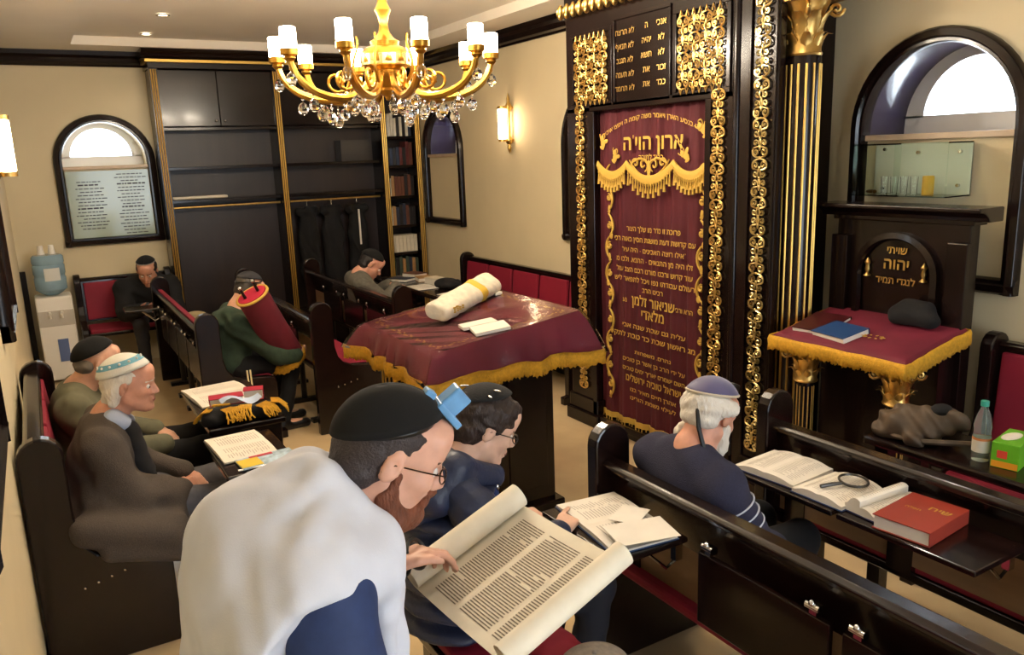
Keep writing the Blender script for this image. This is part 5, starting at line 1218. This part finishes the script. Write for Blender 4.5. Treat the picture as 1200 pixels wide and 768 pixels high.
for rg_ in (((.385, 1.29, 1.425), (.31, 1.20, 1.40), (.225, 1.19, 1.30), (.17, 1.24, 1.12), (.15, 1.25, .9)), ((.37, 1.31, 1.455), (.29, 1.27, 1.42), (.20, 1.26, 1.33), (.14, 1.3, 1.14), (.12, 1.3, .9)), ((.36, 1.36, 1.465), (.27, 1.36, 1.42), (.18, 1.36, 1.31), (.13, 1.38, 1.1)), ((.40, 1.275, 1.40), (.36, 1.20, 1.375), (.27, 1.14, 1.33), (.215, 1.16, 1.2), (.19, 1.18, .95)), ((.42, 1.265, 1.375), (.415, 1.215, 1.33), (.43, 1.21, 1.22), (.44, 1.22, 1.0))):
    for a_, b_ in zip(rg_, rg_[1:]): B.cap(a_, b_, .021, .021, .022)
B.ell((.305, 1.02, 1.17), (.15, .165, .20), None, .012, True); B.ell((.305, 1.02, 1.0), (.15, .19, .3), None, .012, True)
shawl = B.build('prayer_shawl', TAL, r0, .0075, folds(.004, 40, 25, (.6, .9, .7)))
# ================================================================ books and small things
def open_book(label, c, yaw, w, h, th, cover, group=None, asym=0, lines=True, tiltx=0, name='open_book', ink=INK):
    """open book lying flat: spread width w along local x, page height h along local y"""
    t = thing(name, label, 'book', c, group, yaw)
    def L(b, nm, m, par, **k): return link_mesh(nm, b.V, b.F, m, par, local=True, **k)
    L(MB().box(-w/2-.004, w/2+.004, -h/2-.004, h/2+.004, 0, .003), 'cover', cover, t)
    for s in (-1, 1):
        hh = th*(1+asym*s); P = []
        for i in range(9):
            u = i/8; x = s*u*w/2; z = .003+hh*(math.sin(PI*min(1, u*1.15+.08))**.55*.35+.65*(1-u*.35)); P.append([(x, y, z) for y in (-h/2, h/2)])
        b = MB(); top = [p[0] for p in P]; n = len(P)
        V = [p[0] for p in P]+[p[1] for p in P]+[(p[0][0], p[0][1], .003) for p in P]+[(p[1][0], p[1][1], .003) for p in P]
        F = []
        for i in range(n-1): F += [(i, i+1, n+i+1, n+i), (2*n+i, 3*n+i, 3*n+i+1, 2*n+i+1), (i, 2*n+i, 2*n+i+1, i+1), (n+i, n+i+1, 3*n+i+1, 3*n+i)]
        F += [(n-1, 3*n-1, 4*n-1, 2*n-1), (0, n, 3*n, 2*n)]
        b.quads(V, F); pg = L(b, 'page_block', PAPER, t, smooth=True, angle=35)
        if lines:
            q = MB(); rg = random.Random(int(abs(c[0]*977+c[1]*131))+s)
            nl = int(h/.011)
            for k in range(2, nl-2):
                y = -h/2+h*k/nl; x0, x1 = .14, .86-rg.random()*.15
                for (a, b_) in ((x0, x0+(x1-x0)*rg.uniform(.4, .6)), (x0+(x1-x0)*.65, x1)):
                    pts = []
                    for u in np.linspace(a, b_, 4): pts.append((s*u*w/2, .0006+.003+hh*(math.sin(PI*min(1, u*1.15+.08))**.55*.35+.65*(1-u*.35))))
                    q.grid([[(x, y-.0016, z), (x, y+.0016, z)] for x, z in pts])
            tag(L(q, 'printed_text', mat('faint_print', '#a49c92', .8), pg), kind='stuff')
    return t
def closed_book(label, c, yaw, w, h, th, cover, group=None, title=None, name='book', tilt=0):
    t = thing(name, label, 'book', c, group, yaw)
    if tilt: t.rotation_euler = (0, tilt, yaw)
    def L(b, nm, m, par, **k): return link_mesh(nm, b.V, b.F, m, par, local=True, **k)
    cv = L(MB().box(-w/2, w/2, -h/2, h/2, 0, .004).box(-w/2, w/2, -h/2, h/2, th-.004, th).box(w/2-.004, w/2, -h/2, h/2, .004, th-.004), 'cover', cover, t, bevel=.0015)
    L(MB().box(-w/2+.005, w/2-.005, -h/2+.005, h/2-.005, .004, th-.004), 'page_block', PAPER, t)
    if title:
        WM[t.name] = Matrix(); 
        for k, (s, z, sz) in enumerate(title): text('title', s, sz, (z[0], z[1], th+.0008), (1, 0, 0), (0, 1, 0), GOLDT, t)
    return t
NAVYC = mat('navy_cover', '#1f2c57', .5); REDC = mat('red_cover', '#8c3225', .45, var=.08); DRED = mat('dark_red_cover', '#3d1214', .4); BLUEC = mat('blue_cover', '#24406e', .4); BLKC = mat('black_cover', '#151214', .4); CRIM = mat('crimson_cover', '#a5122f', .45)
DZ = .751
open_book('open book nearest the old man in navy on the pew desk', (2.385, 2.0, DZ), PI/2+.08, .27, .25, .028, NAVYC)
open_book('open book under the magnifier ring in the middle of the row', (2.38, 1.745, DZ), PI/2+.02, .21, .25, .03, BLUEC)
open_book('open book leaning up against the closed red book', (2.40, 1.575, DZ+.001), PI/2-.05, .12, .25, .045, NAVYC, asym=.3)
closed_book('thick closed red book with gilt title on the pew desk', (2.375, 1.425, DZ), -PI/2+.1, .19, .26, .05, REDC, title=(('שיח', (.04, .03), .045), ('תפלה', (-.03, .0), .022)))
mg = thing('magnifier', 'dark ring magnifier lying on the open book', 'magnifier', (2.42, 1.73, .786))
MB().tube([(2.43+.05*math.cos(a), 1.72+.05*math.sin(a), .794+.004*math.sin(a)) for a in np.linspace(0, 2*PI, 29)], .005, 8).build('ring', mat('grey_metal', '#4a4845', .3, .8), mg, smooth=True)
MB().cyl((2.43, 1.72, .793), (2.43, 1.72, .796), .046, n=24).build('lens', GLASS, mg, smooth=True)
MB().tube([(2.38, 1.73, .793), (2.34, 1.745, .793), (2.30, 1.76, .79)], [.006, .008, .007], 8).build('handle', mat('grey_metal', '#4a4845', .3, .8), mg, smooth=True)
open_book('open book with loose sheet under the young man\'s pointing finger', (1.565, 2.02, DZ), PI/2-.12, .40, .24, .016, BLUEC)
tag(MB().obox((1.55, 1.86, .790), (.21, .15, .001), Matrix.Rotation(-.25, 3, 'Z')).build('loose_sheet', PAPER), 'loose white sheet lying on the young man\'s book', 'paper')
tag(MB().obox((1.60, 1.98, .787), (.13, .1, .001), Matrix.Rotation(.5, 3, 'Z')).build('loose_sheet', PAPER), 'small white card tucked in the young man\'s book', 'paper')
# wall-bench reading stands
open_book('open white book on the blue-grey reading stand', (.655, 3.575, DZ), PI/2+.05, .36, .23, .014, BLKC)
mz = thing('magazine', 'pale blue and yellow printed magazine on the blue-grey reading stand', 'magazine', (.715, 3.335, DZ))
MB().obox((.715, 3.335, DZ+.008), (.24, .13, .006), Matrix.Rotation(.08, 3, 'Z')).build('sheets', mat('magazine_blue', '#9fb4c6', .5, var=.3, vscale=40), mz)
MB().obox((.64, 3.325, DZ+.0118), (.09, .10, .001), Matrix.Rotation(.08, 3, 'Z')).build('yellow_block', mat('magazine_yellow', '#d3b431', .5), mz)
MB().obox((.70, 3.385, DZ+.0118), (.1, .025, .001), Matrix.Rotation(.08, 3, 'Z')).build('red_block', mat('magazine_red', '#b03040', .5), mz)
tag(MB().cyl((.58, 3.27, DZ+.006), (.76, 3.262, DZ+.006), .005, n=8).build('pen', CHROME, smooth=True), 'thin pale pen on the near edge of the reading stand', 'pen')
open_book('large open white book on the dark reading stand', (.745, 4.5, DZ), PI/2+.1, .42, .3, .02, BLKC)
closed_book('crimson book lying across the open book on the dark stand', (.73, 4.22, DZ+.03), 1.45, .09, .17, .04, CRIM)
closed_book('crimson velvet box beside the crimson book', (.87, 4.22, DZ+.03), 1.3, .08, .1, .055, CRIM, name='velvet_box')
tag(MB().grid([[(.68+.2*i/8, 4.07+.09*j, DZ+.07+.025*math.sin(i*.8)*(1-j*.4)) for j in (0, 1)] for i in range(9)]).build('leaflet', mat('blue_white_print', '#a8b8d4', .6), smooth=True), 'curled blue and white leaflet on the dark reading stand', 'leaflet')
fb_ = thing('fringed_bag', 'black cloth bag with yellow fringes between the two reading stands', 'bag', (.75, 3.99, .75))
Blob().cap((.62, 4.0, .785), (.9, 3.96, .785), .045, .04, .03).cap((.6, 3.97, .77), (.7, 4.05, .77), .04, .04, .03).clip((0, 0, .752), (0, 0, -1)).build('cloth', BLACKF, fb_, .008, folds(.006, 50, 31))
rq = random.Random(12)
for k, (x, y, a) in enumerate(((.60, 3.99, 2.6), (.70, 3.95, -1.2), (.76, 3.95, -1.9), (.86, 3.93, -.9), (.92, 3.97, -.2), (.67, 4.05, 1.2))):
    b = MB(); d_ = Vector((math.cos(a), math.sin(a), 0)); l_ = Vector((-d_.y, d_.x, 0))
    for i in range(14):
        o_ = l_*(i-7)*.006; j1, j2 = rq.uniform(-.012, .012), rq.uniform(-.02, .02); p = Vector((x, y, .828))
        b.tube([p+o_-d_*.02, p+o_+d_*.02+Vector((0, 0, -.006)), p+o_*1.2+d_*.045+l_*j1+Vector((0, 0, -.03)), p+o_*1.4+d_*.06+l_*j2+Vector((0, 0, -.062+rq.uniform(0, .02)))], .0036, 5)
    tag(b.build('fringe', YELLOW, fb_, smooth=True), kind='stuff')
# on the reading table: wrapped scroll and booklets
def btz(x): return btop(x)+.0075
sc_ = thing('wrapped_scroll', 'white-wrapped scroll with yellow band lying on the burgundy cloth', 'scroll', (2.15, 4.2, 1.12))
A0, A1 = np.array((1.86, 4.02, btz(1.86)+.075)), np.array((2.38, 4.36, btz(2.38)+.075)); ax_ = unit(A1-A0)
WC = mat('white_brocade', '#d8cdb8', .7, var=.1, vscale=25, bump=.3, bscale=60)
Blob().cap(A0, A1, .052, .058, .03).cap(A0+V3(.03, -.045, -.02), A1+V3(.03, -.045, -.02), .045, .05, .03).clip(A0+ax_*-.03, -ax_).clip(A1+ax_*.03, ax_).build('mantle', WC, sc_, .008, folds(.004, 45, 33))
m_ = A0+(A1-A0)*.68
Blob().cap(m_-ax_*.035, m_+ax_*.035, .059, .060, .03).cap(m_-ax_*.035+V3(.03, -.045, -.02), m_+ax_*.035+V3(.03, -.045, -.02), .051, .052, .03).clip(m_-ax_*.035, -ax_).clip(m_+ax_*.035, ax_).build('yellow_band', mat('yellow_band', '#cfa93c', .6, bump=.3), sc_, .007, folds(.004, 45, 33))
b = MB()
for i in range(10): p = A0+(A1-A0)*(.08+.05*(i % 4))+V3(.055, -.085, -.02+.012*(i//4)); b.ell(tuple(p), (.012, .004, .006), 8, 4)
tag(b.build('gold_embroidery', GOLDT, sc_, smooth=True), kind='stuff')
bk = thing('booklet', 'white folded booklet lying near the front of the reading table', 'booklet', (1.97, 3.66, btz(1.97)))
sl = math.atan2(.105, .88)
for s in (-1, 1): MB().obox((1.975, 3.66+s*.068, btz(1.975)+.014), (.19, .135, .018), Matrix.Rotation(-.25, 3, 'Z')@Matrix.Rotation(-sl, 3, 'Y')@Matrix.Rotation(s*-.06, 3, 'X')).build('page', PAPER, bk, bevel=.002)
tag(MB().obox((2.40, 4.28, btz(2.40)+.012), (.05, .1, .018), Matrix.Rotation(-sl, 3, 'Y')).build('paper_pad', PAPER, bevel=.003), 'small white pad at the far corner of the reading table', 'paper')
# prayer stand
stz = lambda x: szt+.09*(x-sxf)/.43+.008
closed_book('large dark red book at the left of the prayer stand', (3.46, 2.69, stz(3.36)+.004), .1, .24, .2, .032, DRED, tilt=-.2)
closed_book('blue book overlapping the dark red book on the prayer stand', (3.40, 2.53, stz(3.3)+.006), -.15, .17, .22, .036, BLUEC, tilt=-.2)
pb = Blob().cap((3.62, 2.20, stz(3.62)+.04), (3.62, 2.38, stz(3.62)+.04), .042, .042, .03).cap((3.645, 2.24, stz(3.64)+.08), (3.645, 2.34, stz(3.64)+.08), .04, .04, .04).clip((3.62, 2.3, stz(3.62)+.003), (.2, 0, -1)).build('black_pouch', BLACKF, None, .008, folds(.004, 40, 70))
tag(pb, 'lumpy black pouch lying at the right of the prayer stand', 'pouch')
# right-hand table: bag, bottle, tissues, cup
bg_ = thing('shoulder_bag', 'slumped brown canvas bag on the narrow table by the prayer stand', 'bag', (3.1, 1.88, .76))
BRN = mat('brown_canvas', '#4a3b2c', .65, var=.3, vscale=12)
Blob().ell((3.1, 1.9, .82), (.12, .14, .07), None, .04).cap((3.05, 1.98, .83), (3.16, 1.78, .86), .05, .05, .04).cap((3.02, 2.02, .8), (3.0, 1.86, .79), .04, .035, .03).clip((0, 0, .762), (0, 0, -1)).build('bag_body', BRN, bg_, .007, folds(.017, 38, 35, (.8, .9, .7)))
MB().tube([(3.0, 2.0, .79), (2.985, 1.93, .785), (2.99, 1.84, .785), (3.03, 1.74, .80), (3.1, 1.67, .80)], [.012]*5, 6).build('strap', BRN, bg_, smooth=True)
MB().ell((3.03, 1.9, .865), (.008, .014, .01)).build('buckle', GOLD, bg_, smooth=True)
MB().ell((3.12, 1.82, .90), (.05, .04, .025)).build('dark_opening', BLACKF, bg_, smooth=True)
bo_ = thing('water_bottle', 'clear plastic bottle with teal cap beside the tissue box', 'bottle', (3.06, 1.615, .76))
PB = mat('clear_pet', '#dfeee6', .05, trans=.9, ior=1.15)
MB().lathe([(0, .762), (.03, .762), (.033, .77), (.032, .86), (.03, .88), (.033, .9), (.026, .94), (.013, .975), (.012, .985), (0, .985)], (3.06, 1.615, 0), 20).build('bottle_body', PB, bo_, smooth=True)
MB().lathe([(.0335, .80), (.0335, .855)], (3.06, 1.615, 0), 20).build('paper_label', mat('bottle_paper_label', '#b9b3a4', .6), bo_, smooth=True)
MB().lathe([(.0337, .848), (.0337, .858)], (3.06, 1.615, 0), 20).build('orange_band', mat('label_orange', '#b06a3a', .6), bo_, smooth=True)
MB().lathe([(0, .983), (.015, .983), (.015, 1.003), (0, 1.004)], (3.06, 1.615, 0), 16).build('cap', mat('teal_cap', '#2f8577', .4), bo_, smooth=True)
ts = thing('tissue_box', 'bright green tissue box with red and orange print beside the bottle', 'tissue box', (3.12, 1.53, .76))
Rz = Matrix.Rotation(.2, 3, 'Z')
MB().obox((3.14, 1.535, .81), (.2, .095, .1), Rz).build('box', mat('lime_green_card', '#5fa51e', .5, var=.1), ts, bevel=.002)
MB().obox(Vector((3.14, 1.535, .775))+Rz@Vector((-.1003, 0, 0)), (.001, .09, .025), Rz).build('orange_print', mat('orange_print', '#d08a1e', .5), ts)
MB().obox(Vector((3.14, 1.535, .815))+Rz@Vector((-.1003, .01, 0)), (.001, .035, .03), Rz).build('red_print', mat('red_print', '#c8402e', .5), ts)
MB().ell((3.14, 1.545, .861), (.06, .028, .006), 14, 6).build('tissue', PAPER, ts, smooth=True)
gc = thing('glass_jug', 'cut glass jug at the right edge of the frame on the narrow table', 'jug', (3.18, 1.40, .76))
MB().lathe([(0, .762), (.04, .762), (.05, .80), (.045, .88), (.038, .93), (.044, .99), (.041, .99), (.035, .93), (.042, .88), (.046, .80), (.036, .768), (0, .768)], (3.18, 1.40, 0), 12).build('jug_body', CRYS, gc)
MB().tube([(3.14, 1.41, .94), (3.10, 1.42, .92), (3.095, 1.42, .86), (3.135, 1.41, .81)], .006, 6).build('handle', CRYS, gc, smooth=True)
# beside the young man on the bench
tag(Blob().ell((1.20, 1.86, .50), (.08, .08, .035), None, .02).clip((0, 0, .476), (0, 0, -1)).build('velvet_bag', RED, None, .008, folds(.004, 40, 40)), 'red velvet bag on the bench beside the young man', 'bag')
cp = thing('flat_cap', 'grey-beige flat cap on the bench beside the red velvet bag', 'cap', (1.24, 1.70, .476))
Blob().ell((1.24, 1.70, .51), (.11, .10, .045), None, .02).cap((1.31, 1.65, .49), (1.31, 1.75, .49), .022, .022, .03).clip((0, 0, .476), (0, 0, -1)).build('crown', mat('grey_beige_wool', '#7c7268', .9, var=.15, vscale=60), cp, .007)
MB().ell((1.24, 1.70, .556), .008, 8, 6).build('button', mat('grey_beige_wool', '#7c7268', .9), cp, smooth=True)
# scroll in a red mantle hugged by the man in green
T0, T1 = np.array((1.50, 5.92, .56)), np.array((1.235, 5.69, 1.10)); up_ = unit(T1-T0)
ms = thing('mantled_scroll', 'scroll in red velvet mantle with gold trim held against the green jacket', 'scroll', tuple(T0))
u_ = unit(np.cross(up_, (0, 1, 0))); v_ = np.cross(up_, u_)
P = []
for t, rr_ in ((0, 1.12), (.2, 1.08), (.5, 1.03), (.8, 1.0), (.97, 1.0), (1.0, .93), (1.0, 0)):
    P.append([Vector(T0+(T1-T0)*t+(u_*math.cos(a)*.112+v_*math.sin(a)*.08)*rr_*(1+.03*math.sin(a*9)*(1-t))) for a in np.linspace(0, 2*PI, 41)])
MB().grid(P).build('mantle', mat('deep_red_velvet', '#5a0b1c', .8, var=.15), ms, smooth=True, angle=60)
MB().prism([(math.cos(a)*.104, math.sin(a)*.073) for a in np.linspace(0, 2*PI, 33)[:-1]], tuple(T1+up_*.001), tuple(u_), tuple(v_), tuple(up_*.004)).build('top_panel', mat('crimson_velvet', '#a10f2c', .75), ms)
def ringp(t, k): return [Vector(T0+(T1-T0)*t+(u_*math.cos(a)*.112+v_*math.sin(a)*.08)*k) for a in np.linspace(0, 2*PI, 41)]
MB().tube(ringp(.99, 1.02), .011, 6).build('gold_trim', GOLDT, ms, smooth=True)
e_ = ringp(0, 1.13)[:-1]
fringe('fringe', YELLOW, [tuple(p) for p in e_], .05, ms, per=2)
b = MB()
for i in range(12): p = T0+(T1-T0)*(.15+.06*i)-v_*.081+u_*(.07*math.sin(i*2.1)); b.ell(tuple(p), (.008, .012, .012), 8, 5)
tag(b.build('gold_embroidery', GOLDT, ms, smooth=True), kind='stuff')
for s in (-1, 1):
    p = T1+u_*s*.05; k = MB().cyl(tuple(p), tuple(p+up_*.09), .011, n=10).build('roller', mat('black_roller', '#17110e', .3), ms, smooth=True)
    MB().ell(tuple(p+up_*.095), .014, 10, 8).build('finial', CHROME, k, smooth=True)
# cream cords over the pew end
cdz = thing('cord', 'cream knotted cords hanging at the end of the green-jacketed man\'s pew', 'cord', (1.16, 5.70, .35))
for k in (0, 1): MB().tube([(1.15+k*.022, 5.71, .56), (1.152+k*.022, 5.706, .45), (1.15+k*.024, 5.706, .33)], .006, 6).build('strand', mat('cream_cord', '#d8c9a0', .8), cdz, smooth=True)
# phone of the man at the back, cream cushion
tag(MB().obox((.80, 8.25, .69), (.075, .14, .009), Matrix.Rotation(.6, 3, 'X')).build('phone', BLACKL, bevel=.003), 'black phone in the hands of the man on the back bench', 'phone')
tag(Blob().ell((1.32, 8.9, .43), (.13, .07, .06), None, .02).build('cushion', mat('cream_cushion', '#b8a67a', .85), None, .01), 'cream cushion on the bottom shelf of the left bookcase bay', 'cushion')
# cluttered table by the bookcase
open_book('open white book before the bowed man in grey', (3.1, 6.95, .781), PI/2, .3, .2, .012, BLKC)
open_book('pale open book near the right end of the cluttered table', (3.16, 6.35, .781), PI/2+.3, .3, .2, .01, BLKC)
for i, (x, y, a, w__, h__, t__, m, nm) in enumerate(((3.32, 7.62, .3, .16, .22, .05, BM['brown'], 'brown book in the clutter by the bookcase'), (3.30, 7.35, -.2, .15, .2, .04, BM['tan'], 'tan book on the cluttered table'), (3.12, 7.5, .5, .17, .24, .03, BM['dark blue'], 'dark blue book lying in the clutter'), (3.31, 7.1, .1, .14, .2, .06, BM['white'], 'white book on the cluttered table'))):
    closed_book(nm, (x, y, .781), a, w__, h__, t__, m)
for i, (x, y, l) in enumerate(((3.3, 6.75, 'black bundled bag in the middle of the cluttered table'), (3.28, 6.15, 'black coat bundle at the near end of the cluttered table'))):
    tag(Blob().ell((x, y, .82), (.1, .15, .05), None, .02).ell((x-.05, y+.08, .82), (.07, .08, .05), None, .03).clip((0, 0, .782), (0, 0, -1)).build('bundle', BLACKF, None, .01, folds(.008, 40, 50+i)), l, 'bundle')
# dark coats on the hanging rail of the middle bay
for i, (x, l) in enumerate(((2.62, 'black coat hanging in the middle bookcase bay, left one'), (2.9, 'black coat hanging in the middle bookcase bay, centre one'), (3.2, 'black coat with white lining showing, hanging in the middle bookcase bay'))):
    t = thing('hanging_coat', l, 'coat', (x, 8.88, .6), 'coats in the bookcase')
    Blob().cap((x-.09, 8.88, 1.46), (x+.09, 8.88, 1.46), .05, .05, .03).ell((x, 8.88, 1.15), (.12, .08, .35), None, .04).ell((x, 8.88, .8), (.13, .085, .25), None, .04).build('cloth', BLACKF, t, .012, folds(.012, 40, 60+i, (.1, 1, .5)))
    MB().tube([(x, 8.87, 1.5), (x, 8.87, 1.56), (x+.012, 8.87, 1.592), (x, 8.87, 1.597)], .004, 6).build('hook', CHROME, t, smooth=True)
    if i == 2: MB().slab([[Vector((x-.02+.02*j, 8.79, z)) for j in (0, 1)] for z in (1.45, 1.25, 1.05)], (0, .004, 0)).build('white_lining', PAPER, t)

# ================================================================ hand-held scroll of the standing reader
TLc, TRc, BRc = V3(.6435, 1.617, 1.017), V3(.955, 1.636, 1.134), V3(.876, 1.175, 1.111)
ax_a = unit(TRc-TLc); La = np.linalg.norm(TRc-TLc); dv = BRc-TRc; dv = dv-ax_a*np.dot(dv, ax_a); Ls = np.linalg.norm(dv); ax_s = unit(dv); nn = unit(np.cross(ax_s, ax_a)); nn = nn if nn[2] > 0 else -nn
hs = thing('parchment_scroll', 'open parchment scroll of handwritten columns held by the reader in the shawl', 'scroll', tuple(TLc))
PRCH = mat('parchment', '#dcd3bf', .7, var=.07, vscale=12)
prof = []
R0 = .034
for i in range(25): a = -PI/2-2*PI*1.5*(1-i/24); r_ = R0*(.75+.25*i/24); prof.append((R0+r_*math.cos(a), R0+r_*math.sin(a)))
nflat = 16
for i in range(1, nflat): t = i/nflat; prof.append((R0+(Ls-2*R0)*t, -.006*math.sin(PI*t)))
for i in range(25): a = -PI/2+2*PI*1.5*i/24; r_ = R0*.85*(1-.25*i/24); prof.append((Ls-R0+r_*math.cos(a), R0*.85+r_*math.sin(a)))
P = [[Vector(TLc+ax_s*s_+nn*n_+ax_a*La*q) for q in (0, .25, .5, .75, 1)] for s_, n_ in prof]
MB().slab(P, tuple(-nn*.0012)).build('sheet', PRCH, hs, smooth=True, angle=60)
rg = random.Random(5); SL = mat('scribe_ink', '#6e6456', .8)
for (c0, c1) in ((.075, .165), (.185, .30), (.318, .392)):
    b = MB(); nl = 38
    for k in range(nl):
        a0 = La*(.09+.82*k/nl); s_ = c0
        while s_ < c1-.006:
            ww = min(rg.uniform(.014, .04), c1-s_)
            if not (rg.random() < .04):
                f = lambda s__: -.006*math.sin(PI*min(1, max(0, (s__-R0)/(Ls-2*R0))))+.0007
                b.quads([TLc+ax_s*s_+nn*f(s_)+ax_a*a0, TLc+ax_s*(s_+ww)+nn*f(s_+ww)+ax_a*a0, TLc+ax_s*(s_+ww)+nn*f(s_+ww)+ax_a*(a0+.003), TLc+ax_s*s_+nn*f(s_)+ax_a*(a0+.003)], [(0, 1, 2, 3)])
            s_ += ww+.001
    tag(b.build('text_column', SL, hs), kind='stuff')
